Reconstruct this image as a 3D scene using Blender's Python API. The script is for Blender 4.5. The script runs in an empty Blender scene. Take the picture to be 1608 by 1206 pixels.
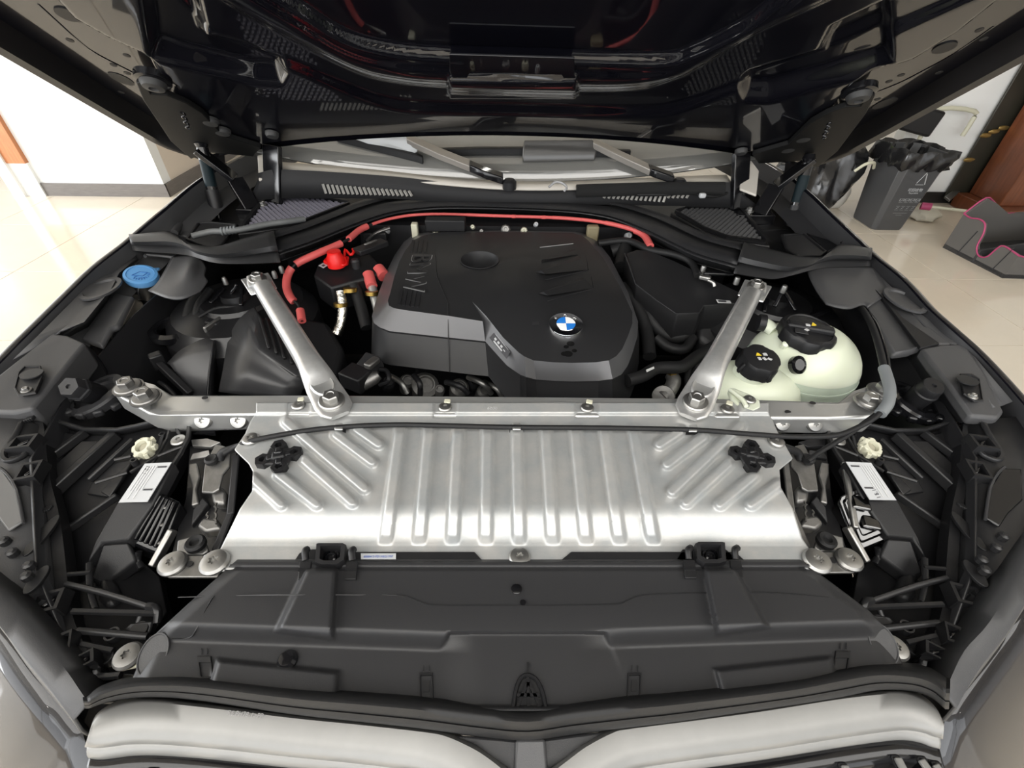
import bpy, bmesh, math, random
from mathutils import Vector, Matrix
from mathutils.geometry import delaunay_2d_cdt, interpolate_bezier
random.seed(7)
S = bpy.context.scene
COL = S.collection
# ------------------------------------------------------------------ camera
F, PITCH, YAW, ROLL = 740.0, math.atan(617/740.0), math.radians(1.75), -0.0225
EYE = Vector((-0.02, 0.0, 1.5))
fw = Vector((math.sin(YAW)*math.cos(PITCH), math.cos(YAW)*math.cos(PITCH), -math.sin(PITCH)))
r0 = Vector((math.cos(YAW), -math.sin(YAW), 0)); d0 = fw.cross(r0)
RT = r0*math.cos(ROLL) + d0*math.sin(ROLL)
DN = -r0*math.sin(ROLL) + d0*math.cos(ROLL)
cam_d = bpy.data.cameras.new('camera'); cam = bpy.data.objects.new('camera', cam_d); COL.objects.link(cam)
cam_d.sensor_fit = 'HORIZONTAL'; cam_d.sensor_width = 36.0; cam_d.lens = F/1608*36.0
cam_d.clip_start = 0.02; cam_d.clip_end = 100
cam.matrix_world = Matrix(((RT.x, -DN.x, -fw.x, EYE.x), (RT.y, -DN.y, -fw.y, EYE.y), (RT.z, -DN.z, -fw.z, EYE.z), (0, 0, 0, 1)))
S.camera = cam
# ------------------------------------------------------------------ world, lights, exposure
W = bpy.data.worlds.new('world'); S.world = W; W.use_nodes = True
W.node_tree.nodes['Background'].inputs[0].default_value = (0.97, 0.985, 1.0, 1)
W.node_tree.nodes['Background'].inputs[1].default_value = 1.6
S.view_settings.view_transform = 'Standard'; S.view_settings.look = 'None'
S.view_settings.gamma = 1; S.view_settings.use_curve_mapping = False
S.view_settings.exposure = 0.42
def area(name, loc, target, sx, sy, watts, col=(1, 1, 1)):
    l = bpy.data.lights.new(name, 'AREA'); l.shape = 'RECTANGLE'; l.size = sx; l.size_y = sy; l.energy = watts; l.color = col
    o = bpy.data.objects.new(name, l); COL.objects.link(o); o.location = loc
    o.rotation_euler = (Vector(target)-Vector(loc)).to_track_quat('-Z', 'Y').to_euler(); return o
area('shopfront_daylight', (-1.0, -5.6, 1.9), (0, 0, 1.0), 9.0, 2.9, 130, (0.96, 0.98, 1.0))
area('side_window_daylight', (-7.6, 0.6, 1.7), (0, 1.5, 0.9), 6.0, 2.8, 300, (0.96, 0.98, 1.0))
area('added_overhead_fill', (-0.6, -1.5, 3.05), (-0.6, -1.5, 0), 7.0, 2.4, 150, (1.0, 0.99, 0.97))  # unseen fill light added overhead to brighten the bay, no ceiling fixture

# ------------------------------------------------------------------ pixel -> place helpers
def ray(u, v): return RT*((u-804)/F) + DN*((v-603)/F) + fw
def P(u, v, z): d = ray(u, v); return EYE + d*((z-EYE.z)/d.z)
def PY(u, v, y): d = ray(u, v); return EYE + d*((y-EYE.y)/d.y)
def PX(u, v, x): d = ray(u, v); return EYE + d*((x-EYE.x)/d.x)
def proj(p):
    c = Vector(p)-EYE; z = c.dot(fw); return 804+F*c.dot(RT)/z, 603+F*c.dot(DN)/z
def PL(*t): return [P(*a) for a in t]
def mir(pts): return [Vector((-p[0], p[1], p[2])) for p in pts]

# ------------------------------------------------------------------ materials
MATS = {}
def mat(name, col, rough=0.5, metal=0.0, coat=0.0, noise=0.0, nscale=20.0, bump=0.0, bscale=200.0, emit=None, estr=0, trans=0.0, ior=1.5, rvar=0.0, sss=0.0, spec=0.5, col2=None, stretch=None):
    if name in MATS: return MATS[name]
    m = bpy.data.materials.new(name); m.use_nodes = True; MATS[name] = m
    nt = m.node_tree; b = nt.nodes['Principled BSDF']
    b.inputs['Base Color'].default_value = (*col, 1); b.inputs['Roughness'].default_value = rough
    b.inputs['Metallic'].default_value = metal; b.inputs['IOR'].default_value = ior
    b.inputs['Specular IOR Level'].default_value = spec
    b.inputs['Coat Weight'].default_value = coat; b.inputs['Coat Roughness'].default_value = 0.03
    b.inputs['Transmission Weight'].default_value = trans
    if sss: b.inputs['Subsurface Weight'].default_value = sss; b.inputs['Subsurface Radius'].default_value = (0.02, 0.02, 0.015); b.inputs['Subsurface Scale'].default_value = 1.0
    if emit: b.inputs['Emission Color'].default_value = (*emit, 1); b.inputs['Emission Strength'].default_value = estr
    tc = nt.nodes.new('ShaderNodeTexCoord'); src = tc.outputs['Object']
    if stretch:
        mp = nt.nodes.new('ShaderNodeMapping'); mp.inputs['Scale'].default_value = stretch
        nt.links.new(src, mp.inputs[0]); src = mp.outputs[0]
    if noise or rvar:
        n = nt.nodes.new('ShaderNodeTexNoise'); n.inputs['Scale'].default_value = nscale; n.inputs['Detail'].default_value = 6; n.inputs['Roughness'].default_value = 0.65
        nt.links.new(src, n.inputs['Vector'])
        if noise:
            mx = nt.nodes.new('ShaderNodeMix'); mx.data_type = 'RGBA'
            c2 = col2 or tuple(c*(1-noise) for c in col)
            rr = nt.nodes.new('ShaderNodeValToRGB'); rr.color_ramp.elements[0].position = 0.35; rr.color_ramp.elements[1].position = 0.68
            nt.links.new(n.outputs['Fac'], rr.inputs[0]); nt.links.new(rr.outputs[0], mx.inputs[0])
            mx.inputs[6].default_value = (*c2, 1); mx.inputs[7].default_value = (*col, 1)
            nt.links.new(mx.outputs[2], b.inputs['Base Color'])
        if rvar:
            mr = nt.nodes.new('ShaderNodeMapRange'); mr.inputs[1].default_value = 0.3; mr.inputs[2].default_value = 0.7
            mr.inputs[3].default_value = max(0.02, rough-rvar); mr.inputs[4].default_value = rough+rvar
            nt.links.new(n.outputs['Fac'], mr.inputs[0]); nt.links.new(mr.outputs[0], b.inputs['Roughness'])
    if bump:
        n2 = nt.nodes.new('ShaderNodeTexNoise'); n2.inputs['Scale'].default_value = bscale; n2.inputs['Detail'].default_value = 3
        nt.links.new(src, n2.inputs['Vector'])
        bp = nt.nodes.new('ShaderNodeBump'); bp.inputs['Strength'].default_value = bump; bp.inputs['Distance'].default_value = 0.002
        nt.links.new(n2.outputs['Fac'], bp.inputs['Height']); nt.links.new(bp.outputs[0], b.inputs['Normal'])
    return m
K_PL = mat('black grained plastic', (0.011, 0.011, 0.012), 0.40, spec=0.32, bump=0.12, bscale=900)
K_DK = mat('dark underbody plastic', (0.008, 0.008, 0.009), 0.5)
K_GR = mat('charcoal satin plastic', (0.022, 0.022, 0.0235), 0.44, spec=0.32, bump=0.12, bscale=1200)
K_TR = mat('grey black trim plastic', (0.056, 0.056, 0.058), 0.42, spec=0.35, bump=0.10, bscale=1000)
K_CV = mat('engine cover plastic', (0.016, 0.016, 0.017), 0.42, spec=0.35, bump=0.10, bscale=1500)
K_CB = mat('engine cover silver grey band', (0.10, 0.10, 0.105), 0.36, metal=0.35, bump=0.08, bscale=1500)
K_RB = mat('black rubber', (0.011, 0.011, 0.0115), 0.55, spec=0.3, bump=0.05, bscale=300)
K_PT = mat('gloss black car paint', (0.003, 0.003, 0.005), 0.3, coat=1.0, spec=0.1)
K_GL = mat('glossy black', (0.006, 0.006, 0.007), 0.12, spec=0.5)
ALU = mat('mill aluminium', (0.60, 0.60, 0.585), 0.36, metal=0.8, noise=0.22, nscale=34, bump=0.03, bscale=140, col2=(0.60, 0.605, 0.60))
ALB = mat('blasted aluminium sheet', (0.47, 0.465, 0.45), 0.36, metal=0.35, noise=0.25, nscale=26, bump=0.06, bscale=260, col2=(0.38, 0.395, 0.40))
ALC = mat('drawn aluminium tube', (0.74, 0.74, 0.73), 0.33, metal=0.8, noise=0.15, nscale=60)
ZNC = mat('zinc plated steel', (0.46, 0.455, 0.44), 0.42, metal=1.0, noise=0.25, nscale=90)
ZND = mat('dull zinc steel', (0.27, 0.265, 0.255), 0.45, metal=0.9, noise=0.3, nscale=60)
SIL = mat('satin silver trim', (0.235, 0.233, 0.225), 0.45, metal=0.40, noise=0.10, nscale=14, bump=0.03, bscale=60)
CHR = mat('chrome', (0.85, 0.85, 0.86), 0.08, metal=1.0)
RED = mat('faded red sleeve', (0.60, 0.10, 0.095), 0.5)
RDC = mat('bright red plastic', (0.72, 0.012, 0.01), 0.32)
BLU = mat('light blue plastic', (0.085, 0.25, 0.50), 0.45)
BLD = mat('engraved blue', (0.03, 0.13, 0.38), 0.5)
NAT = mat('natural white plastic tank', (0.66, 0.70, 0.56), 0.32, sss=0.25, bump=0.03, bscale=60)
NATD = mat('coolant through white plastic', (0.46, 0.53, 0.43), 0.32, sss=0.2)
WHP = mat('off white plastic', (0.56, 0.55, 0.43), 0.4)
WHT = mat('white sticker', (0.45, 0.46, 0.47), 0.45)
INK = mat('printed ink', (0.05, 0.05, 0.055), 0.5)
INKG = mat('pale print', (0.55, 0.55, 0.55), 0.5)
YEL = mat('warning yellow', (0.75, 0.55, 0.03), 0.5)
BMB = mat('emblem blue', (0.02, 0.18, 0.60), 0.2, coat=0.5)
BMWH = mat('emblem white', (0.82, 0.83, 0.84), 0.2, coat=0.5)
GRYS = mat('grey cable sleeve', (0.15, 0.16, 0.165), 0.6)
FOIL = mat('crumpled foil wrap', (0.60, 0.58, 0.52), 0.25, metal=1.0, bump=1.0, bscale=120)
BRS = mat('brass clip', (0.45, 0.30, 0.08), 0.35, metal=1.0)
TEAL = mat('dark teal print', (0.005, 0.012, 0.015), 0.5, spec=0.15)

# ------------------------------------------------------------------ mesh helpers
WL = {}          # world location of every object built
def link(o, parent=None, loc=Vector((0, 0, 0))):
    COL.objects.link(o); o.location = loc; WL[o.name] = Vector(loc)
    if parent is not None:
        o.parent = parent; o.matrix_parent_inverse = Matrix.Translation(-WL[parent.name])
    return o
def tag(o, label=None, cat=None, group=None, kind=None):
    if label: o['label'] = label
    if cat: o['category'] = cat
    if group: o['group'] = group
    if kind: o['kind'] = kind
    return o
def thing(name, label, cat, loc, group=None):
    o = bpy.data.objects.new(name, None); o.empty_display_size = 0.02
    link(o, None, Vector(loc)); return tag(o, label, cat, group)
def mk(name, verts, faces, m, parent=None, smooth=None, bevel=0, solid=0, sub=0, seg=2, mats=None, fmat=None):
    verts = [Vector(v) for v in verts]
    lo = Vector((min(v[i] for v in verts) for i in range(3))); hi = Vector((max(v[i] for v in verts) for i in range(3)))
    c = (lo+hi)/2
    me = bpy.data.meshes.new(name); me.from_pydata([v-c for v in verts], [], faces); me.validate()
    for q in (mats or [m]): me.materials.append(q)
    if fmat:
        for p, i in zip(me.polygons, fmat): p.material_index = i
    bm = bmesh.new(); bm.from_mesh(me); bmesh.ops.recalc_face_normals(bm, faces=bm.faces); bm.to_mesh(me); bm.free()
    if smooth is not None:
        me.polygons.foreach_set('use_smooth', [True]*len(me.polygons))
        if smooth < 179: me.set_sharp_from_angle(angle=math.radians(smooth))
    o = bpy.data.objects.new(name, me); link(o, parent, c)
    if solid:
        md = o.modifiers.new('thick', 'SOLIDIFY'); md.thickness = solid; md.offset = -1
    if bevel:
        md = o.modifiers.new('bevel', 'BEVEL'); md.width = bevel; md.segments = seg; md.limit_method = 'ANGLE'; md.angle_limit = math.radians(32)
        md.harden_normals = False
    if sub:
        md = o.modifiers.new('sub', 'SUBSURF'); md.levels = sub; md.render_levels = sub
    return o
def prism(name, top, dz, m, parent=None, bevel=0.002, smooth=40, seg=2):
    top = [Vector(p) for p in top]; n = len(top)
    d = Vector((0, 0, -dz)) if not isinstance(dz, (Vector, tuple)) else Vector(dz)
    v = top+[p+d for p in top]
    f = [list(range(n)), [n+i for i in reversed(range(n))]] + [[i, n+i, n+(i+1) % n, (i+1) % n] for i in range(n)]
    return mk(name, v, f, m, parent, smooth if bevel else None, bevel, seg=seg)
def rings(name, rs, m, parent=None, cap0=True, cap1=True, closed=True, smooth=40, bevel=0, solid=0, mats=None, rmat=None, sub=0):
    n = len(rs[0]); v = [p for r in rs for p in r]; f = []; fm = []
    for k in range(len(rs)-1):
        for i in range(n if closed else n-1):
            j = (i+1) % n
            f.append([k*n+i, k*n+j, (k+1)*n+j, (k+1)*n+i]); fm.append(rmat[k] if rmat else 0)
    if cap0 and closed: f.append(list(reversed(range(n)))); fm.append(0)
    if cap1 and closed: f.append([(len(rs)-1)*n+i for i in range(n)]); fm.append(rmat[-1] if rmat else 0)
    return mk(name, v, f, m, parent, smooth, bevel, solid, sub, mats=mats, fmat=fm if rmat else None)
def spline(pts, res=6):
    pts = [Vector(p) for p in pts]
    if len(pts) < 3 or res < 2: return pts
    out = []; q = [pts[0]*2-pts[1]] + pts + [pts[-1]*2-pts[-2]]
    for i in range(1, len(q)-2):
        a, b, c, d = q[i-1:i+3]
        for k in range(res):
            t = k/res
            out.append(0.5*((2*b)+(c-a)*t+(2*a-5*b+4*c-d)*t*t+(3*b-a-3*c+d)*t**3))
    out.append(pts[-1]); return out
def tube(name, pts, r, m, parent=None, n=10, res=6, flat=1.0, caps=True, mats=None, corr=0):
    pts = spline(pts, res); N = len(pts); rs = []
    up = Vector((0, 0, 1))
    for i, p in enumerate(pts):
        t = (pts[min(i+1, N-1)]-pts[max(i-1, 0)]).normalized()
        a = t.cross(up)
        if a.length < 1e-3: a = Vector((1, 0, 0))
        a.normalize(); b = a.cross(t).normalized()
        rr = r if not isinstance(r, (list, tuple)) else r[min(int(i/max(1, N-1)*(len(r)-1)), len(r)-2)]*(1-(i/max(1, N-1)*(len(r)-1) % 1 if i < N-1 else 1)) + r[min(int(i/max(1, N-1)*(len(r)-1))+1, len(r)-1)]*((i/max(1, N-1)*(len(r)-1) % 1) if i < N-1 else 1)
        if corr and i % 2: rr *= (1-corr)
        rs.append([p+a*rr*math.cos(2*math.pi*k/n)+b*rr*flat*math.sin(2*math.pi*k/n) for k in range(n)])
    return rings(name, rs, m, parent, caps, caps, smooth=60, mats=mats)
def frame(nrm, up=None):
    z = Vector(nrm).normalized(); a = up or (Vector((0, 1, 0)) if abs(z.y) < 0.9 else Vector((1, 0, 0)))
    x = Vector(a).cross(z).normalized(); y = z.cross(x); return x, y, z
def lathe(name, prof, loc, m, parent=None, nrm=(0, 0, 1), n=24, smooth=35, mats=None, rmat=None, sx=1, sy=1, knurl=None):
    x, y, z = frame(nrm); loc = Vector(loc)
    rs = []
    for k, (r, h) in enumerate(prof):
        ring = []
        for i in range(n):
            a = 2*math.pi*i/n; q = r*(knurl[k](i) if knurl and knurl[k] else 1)
            ring.append(loc+x*q*sx*math.cos(a)+y*q*sy*math.sin(a)+z*h)
        rs.append(ring)
    return rings(name, rs, m, parent, smooth=smooth, mats=mats, rmat=rmat)
def box(name, c, s, m, parent=None, rz=0, rx=0, ry=0, bevel=0.003, seg=2):
    R = Matrix.Rotation(rz, 3, 'Z') @ Matrix.Rotation(ry, 3, 'Y') @ Matrix.Rotation(rx, 3, 'X'); c = Vector(c)
    v = [c+R @ Vector((sx*s[0]/2, sy*s[1]/2, sz*s[2]/2)) for sx in (-1, 1) for sy in (-1, 1) for sz in (-1, 1)]
    f = [[0, 1, 3, 2], [4, 6, 7, 5], [0, 4, 5, 1], [2, 3, 7, 6], [0, 2, 6, 4], [1, 5, 7, 3]]
    return mk(name, v, f, m, parent, 40 if bevel else None, bevel, seg=seg)
def bar(name, a, b, w, h, m, parent=None, bevel=0.002):
    a = Vector(a); b = Vector(b); t = (b-a).normalized(); s = t.cross(Vector((0, 0, 1)))
    s = s.normalized() if s.length > 1e-3 else Vector((1, 0, 0)); n = s.cross(t)
    q = [(-1, -1), (1, -1), (1, 1), (-1, 1)]
    return rings(name, [[p+s*x*w/2+n*y*h/2 for x, y in q] for p in (a, b)], m, parent, bevel=bevel)
def sheet(name, rows, m, parent=None, smooth=40, solid=0.003, bevel=0, sub=0):
    n = len(rows[0]); v = [p for r in rows for p in r]
    f = [[k*n+i, k*n+i+1, (k+1)*n+i+1, (k+1)*n+i] for k in range(len(rows)-1) for i in range(n-1)]
    return mk(name, v, f, m, parent, smooth, bevel, solid, sub)
def lerp_poly(poly, t):
    L = [0]
    for a, b in zip(poly, poly[1:]): L.append(L[-1]+(Vector(b)-Vector(a)).length)
    d = t*L[-1]
    for i in range(len(poly)-1):
        if d <= L[i+1] or i == len(poly)-2:
            k = (d-L[i])/max(1e-9, L[i+1]-L[i]); return Vector(poly[i])*(1-k)+Vector(poly[i+1])*k
def ylerp(poly, v):
    for a, b in zip(poly, poly[1:]):
        if a[1] <= v <= b[1]: k = (v-a[1])/max(1e-9, b[1]-a[1]); return a[0]*(1-k)+b[0]*k
    return poly[0][0] if v < poly[0][1] else poly[-1][0]
def field(name, left, right, v0, v1, nr, nc, zb, zf, m, parent=None, solid=0.003, smooth=50):
    """sheet whose plan is measured at height zb between two outlines and whose relief is zf(u, v)"""
    rows = []
    for i in range(nr+1):
        v = v0+(v1-v0)*i/nr; a = ylerp(left, v); b = ylerp(right, v); row = []
        for j in range(nc+1):
            u = a+(b-a)*j/nc; row.append(P(u, v, zf(u, v)))
        rows.append(row)
    return sheet(name, rows, m, parent, smooth, solid)
def ss(a, b, x):
    t = max(0, min(1, (x-a)/(b-a))); return t*t*(3-2*t)
def segd(u, v, a, b):
    dx, dy = b[0]-a[0], b[1]-a[1]; L2 = dx*dx+dy*dy; t = max(0, min(1, ((u-a[0])*dx+(v-a[1])*dy)/L2))
    return math.hypot(u-a[0]-t*dx, v-a[1]-t*dy), t
# fasteners share their mesh data
def _fast(kind):
    bm = bmesh.new(); n = 24
    def ring(r, h, star=None): return [bm.verts.new((r*(star if (star and i % 4 < 2) else 1)*math.cos(2*math.pi*i/n), r*(star if (star and i % 4 < 2) else 1)*math.sin(2*math.pi*i/n), h)) for i in range(n)]
    def hexr(r, h):
        out = []
        for i in range(n):
            a = 2*math.pi*i/n; b = (a % (math.pi/3))-math.pi/6; q = r*math.cos(math.pi/6)/math.cos(b); out.append(bm.verts.new((q*math.cos(a), q*math.sin(a), h)))
        return out
    if kind == 'hex': R = [ring(1.0, 0), ring(1.0, .12), ring(.92, .2), ring(.72, .24), hexr(.62, .26), hexr(.62, .72), hexr(.54, .8), ring(.3, .8), ring(.26, .74)]
    else: R = [ring(1.0, 0), ring(1.0, .16), ring(.86, .34), ring(.62, .42), ring(.40, .44), ring(.34, .44, .72), ring(.32, .22, .72)]
    for a, b in zip(R, R[1:]):
        for i in range(n): bm.faces.new((a[i], a[(i+1) % n], b[(i+1) % n], b[i]))
    bm.faces.new(list(reversed(R[0]))); bm.faces.new(R[-1])
    bmesh.ops.recalc_face_normals(bm, faces=bm.faces)
    me = bpy.data.meshes.new('bolt_'+kind); bm.to_mesh(me); bm.free()
    me.polygons.foreach_set('use_smooth', [True]*len(me.polygons)); me.set_sharp_from_angle(angle=math.radians(30))
    return me
FAST = {}
def bolt(parent, loc, r, nrm=(0, 0, 1), kind='torx', m=ZNC, name='bolt', h=1.0):
    key = (kind, m.name)
    if key not in FAST:
        me = _fast(kind); me.materials.append(m); FAST[key] = me
    o = bpy.data.objects.new(name, FAST[key]); COL.objects.link(o)
    x, y, z = frame(nrm); a = random.uniform(0, 1)
    x2 = x*math.cos(a)+y*math.sin(a); y2 = -x*math.sin(a)+y*math.cos(a)
    M = Matrix(((x2.x, y2.x, z.x, loc[0]), (x2.y, y2.y, z.y, loc[1]), (x2.z, y2.z, z.z, loc[2]), (0, 0, 0, 1))) @ Matrix.Diagonal((r, r, r*h, 1))
    if parent is not None:
        o.parent = parent; o.matrix_parent_inverse = Matrix.Translation(-WL[parent.name])
    o.matrix_basis = M; WL[o.name] = Vector(loc); return o
def text(name, body, loc, xdir, nrm, size, m, parent=None, depth=0.0006, align='CENTER', xs=1.0):
    cu = bpy.data.curves.new(name, 'FONT'); cu.body = body; cu.size = 1; cu.extrude = depth/size/2; cu.align_x = align; cu.align_y = 'CENTER'
    to = bpy.data.objects.new('tmp_text', cu); COL.objects.link(to)
    dg = bpy.context.evaluated_depsgraph_get(); me = bpy.data.meshes.new_from_object(to.evaluated_get(dg))
    COL.objects.unlink(to); bpy.data.objects.remove(to); me.materials.clear(); me.materials.append(m)
    z = Vector(nrm).normalized(); x = Vector(xdir); x = (x-z*x.dot(z)).normalized(); y = z.cross(x)
    M = Matrix(((x.x, y.x, z.x, 0), (x.y, y.y, z.y, 0), (x.z, y.z, z.z, 0), (0, 0, 0, 1))) @ Matrix.Diagonal((size*xs, size, size, 1))
    me.transform(M); me.name = name
    o = bpy.data.objects.new(name, me); link(o, parent, Vector(loc)); return o
def quadpatch(name, pts, m, parent, lift=0.0006, th=0.0005):
    """a flat print or sticker lying on a surface"""
    pts = [Vector(p) for p in pts]; n = (pts[1]-pts[0]).cross(pts[2]-pts[0]).normalized()
    if n.z < 0: n = -n
    return prism(name, [p+n*(lift+th) for p in pts], -n*th, m, parent, bevel=0)
def bil(q, s, t): return (q[0]*(1-s)+q[1]*s)*(1-t)+(q[3]*(1-s)+q[2]*s)*t

# ================================================================== THE ROOM
TILE = mat('polished cream tile', (0.80, 0.72, 0.60), 0.13, noise=0.05, nscale=3, spec=0.55)
GROUT = mat('tile joint', (0.42, 0.36, 0.28), 0.8)
WALLW = mat('white wall paint', (0.80, 0.81, 0.80), 0.7, noise=0.03, nscale=2)
WALLB = mat('beige wall paint', (0.66, 0.58, 0.49), 0.7)
WALLG = mat('pale grey wall paint', (0.66, 0.65, 0.64), 0.7)
SKIRT = mat('grey brown skirting tile', (0.16, 0.145, 0.135), 0.35, noise=0.25, nscale=9, stretch=(1, 1, 14))
CEIL = mat('ceiling white', (0.62, 0.61, 0.58), 0.8)
WOODO = mat('orange door wood', (0.55, 0.21, 0.08), 0.4, noise=0.25, nscale=12, stretch=(6, 6, 0.6))
LAMP = mat('downlight glow', (1, 1, 1), 0.5, emit=(1, 0.97, 0.9), estr=22)
def slab(name, lo, hi, m, parent=None, kind=None):
    o = box(name, (Vector(lo)+Vector(hi))/2, Vector(hi)-Vector(lo), m, parent, bevel=0)
    if kind: o['kind'] = kind
    return o
floor = slab('floor', (-9, -6, -0.06), (9, 9, -0.004), GROUT, kind='structure')
floor['label'] = 'polished cream floor tiles of the showroom'
TS, TX, TY = 0.797, -3.28, 2.155
tile0 = None
for i in range(-6, 14):
    for j in range(-6, 9):
        x = TX+TS*i; y = TY+0.806*j
        if abs(x+0.4) > 7.6 or y > 8: continue
        if tile0 is None:
            tile0 = box('tile', (x+TS/2, y+0.403, -0.003), (TS-0.004, 0.802, 0.006), TILE, floor, bevel=0.0008, seg=1)
        else:
            o = bpy.data.objects.new('tile', tile0.data); COL.objects.link(o); o.location = (x+TS/2, y+0.403, -0.003)
            o.parent = floor; o.matrix_parent_inverse = Matrix.Translation(-WL[floor.name])
            md = o.modifiers.new('bevel', 'BEVEL'); md.width = 0.0008; md.segments = 1
slab('ceiling', (-9, -6, 3.1), (9, 9, 3.2), CEIL, kind='structure')
for x, y in ((-4, -3), (0, -3), (4, -3), (-4, 0), (4, 0), (-2.6, 3.3), (0.4, 3.6), (3.0, 3.2), (-0.9, 5.6), (1.9, 5.4), (5.2, 5.0)):
    p = thing('ceiling_downlight', 'round recessed downlight glowing in the showroom ceiling', 'downlight', (x, y, 3.1), 'recessed ceiling downlights')
    lathe('rim', [(0.085, 0), (0.085, 0.012), (0.10, 0.012), (0.10, 0)], (x, y, 3.099), SIL, p, nrm=(0, 0, -1))
    lathe('lens', [(0.084, 0), (0.084, 0.006)], (x, y, 3.099), LAMP, p, nrm=(0, 0, -1))
slab('wall_left', (-4.14, 4.46, 0), (-3.06, 4.58, 3.1), WALLW, kind='structure')
slab('wall_left_return', (-3.18, 4.581, 0), (-3.06, 8.0, 3.1), WALLB, kind='structure')
b = slab('baseboard_left', (-4.14, 4.445, 0), (-3.045, 4.46, 0.11), SKIRT, kind='structure')
slab('baseboard_left_return', (-3.06, 4.445, 0), (-3.045, 8.0, 0.11), SKIRT, kind='structure')
slab('wall_back', (-9, 8.0, 0), (9, 8.1, 3.1), WALLG, kind='structure')
slab('wall_right', (3.55, 4.56, 0), (9, 4.68, 3.1), WALLW, kind='structure')
slab('baseboard_right', (3.55, 4.545, 0), (9, 4.56, 0.10), mat('black skirting', (0.02, 0.02, 0.02), 0.3), kind='structure')
slab('wall_right_side', (8.9, -6, 0), (9, 4.56, 3.1), WALLG, kind='structure')
# shopfront and side glazing posts are the openings that let the day in
for k, x in enumerate((-8.8, -4.4, 0, 4.4, 8.8)):
    slab('trim_%d' % (k+1), (x-0.06, -6.05, 0), (x+0.06, -5.95, 3.1), WALLW, kind='structure')
# wooden door jamb and white frame at the end of the left wall
p = thing('door_jamb', 'orange wooden door jamb with white edge at the end of the white wall', 'door frame', (-4.2, 4.5, 0))
slab('jamb', (-4.30, 4.42, 0.28), (-4.14, 4.60, 3.1), WOODO, p)
slab('edge_strip', (-4.40, 4.40, 0.0), (-4.30, 4.60, 3.1), mat('white enamel', (0.85, 0.85, 0.83), 0.3), p)
slab('jamb_foot', (-4.30, 4.43, 0.0), (-4.14, 4.60, 0.28), WALLW, p)
o = prism('display_cabinet', [Vector(q) for q in ((-6.6, 5.6, 0.75), (-5.15, 5.6, 0.75), (-5.15, 6.3, 0.75), (-6.6, 6.3, 0.75))], 0.75, mat('grey cabinet laminate', (0.22, 0.22, 0.21), 0.3), None, bevel=0.01)
tag(o, 'low grey cabinet seen past the orange door jamb', 'cabinet')

# ------------------------------------------------------------------ the recycling bin
BIN = mat('dark grey bin plastic', (0.062, 0.063, 0.066), 0.38, bump=0.05, bscale=400)
BAG = mat('black bin liner', (0.010, 0.010, 0.011), 0.22, spec=0.6)
bin_ = thing('recycling_bin', 'dark grey recycling bin with white recycling print and black liner', 'bin', (3.3, 4.0, 0))
by0 = 3.84
def binring(w, d, z, cx=3.25, cy=4.01, ch=0.045):
    return [Vector((cx+a*w/2, cy+b*d/2, z)) for a, b in ((-1+ch/w*2, -1), (1-ch/w*2, -1), (1, -1+ch/d*2), (1, 1-ch/d*2), (1-ch/w*2, 1), (-1+ch/w*2, 1), (-1, 1-ch/d*2), (-1, -1+ch/d*2))]
bc = P(1372, 362, 0)
BX, BY = 3.245, 4.0
rings('body', [binring(0.25, 0.30, 0.0, BX, BY, .02), binring(0.27, 0.32, 0.02, BX, BY, .03), binring(0.36, 0.42, 0.60, BX, BY, .04), binring(0.34, 0.40, 0.60, BX, BY, .04), binring(0.26, 0.30, 0.05, BX, BY, .03)], BIN, bin_, bevel=0.004)
# liner folded over the rim
N = 64; rs = []
for k, (w, d, z) in enumerate(((0.33, 0.39, 0.50), (0.345, 0.405, 0.585), (0.385, 0.445, 0.622), (0.405, 0.465, 0.595), (0.405, 0.46, 0.55), (0.40, 0.455, 0.515), (0.385, 0.44, 0.49))):
    ring = []
    for i in range(N):
        a = 2*math.pi*i/N; c, s = math.cos(a), math.sin(a); q = 1/max(abs(c), abs(s))**0.85
        wob = 0.006*math.sin(i*2.3+k*1.7)+0.008*math.sin(i*0.9+k)+random.uniform(-.004, .004)
        ring.append(Vector((BX+c*q*(w/2+wob), BY+s*q*(d/2+wob), z+(0.012*math.sin(i*1.3+k*0.6) if k > 2 else 0.008*math.sin(i*.7)))))
    rs.append(ring)
rings('liner', rs, BAG, bin_, False, False, smooth=70)
fq = [Vector((BX-0.13, BY-0.155, 0.03)), Vector((BX+0.13, BY-0.155, 0.03)), Vector((BX+0.17, BY-0.208, 0.59)), Vector((BX-0.17, BY-0.208, 0.59))]
fn = Vector((0, -0.56, -0.053)).normalized()
def onbin(s, t): return bil(fq, s, t)+fn*0.0035
tri = [onbin(0.48, 0.63), onbin(0.72, 0.63), onbin(0.60, 0.80)]
for a, b_ in ((0, 1), (1, 2), (2, 0)):
    a_, bb = tri[a], tri[b_]; d_ = (bb-a_); bar('recycling_arrow', a_+d_*0.02, a_+d_*0.88, 0.011, 0.002, WHT, bin_, bevel=0)
text('lettering', '可回收物', onbin(0.58, 0.55), (1, 0, 0), fn, 0.03, WHT, bin_)
text('lettering', 'Recyclable', onbin(0.58, 0.51), (1, 0, 0), fn, 0.018, WHT, bin_)
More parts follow.
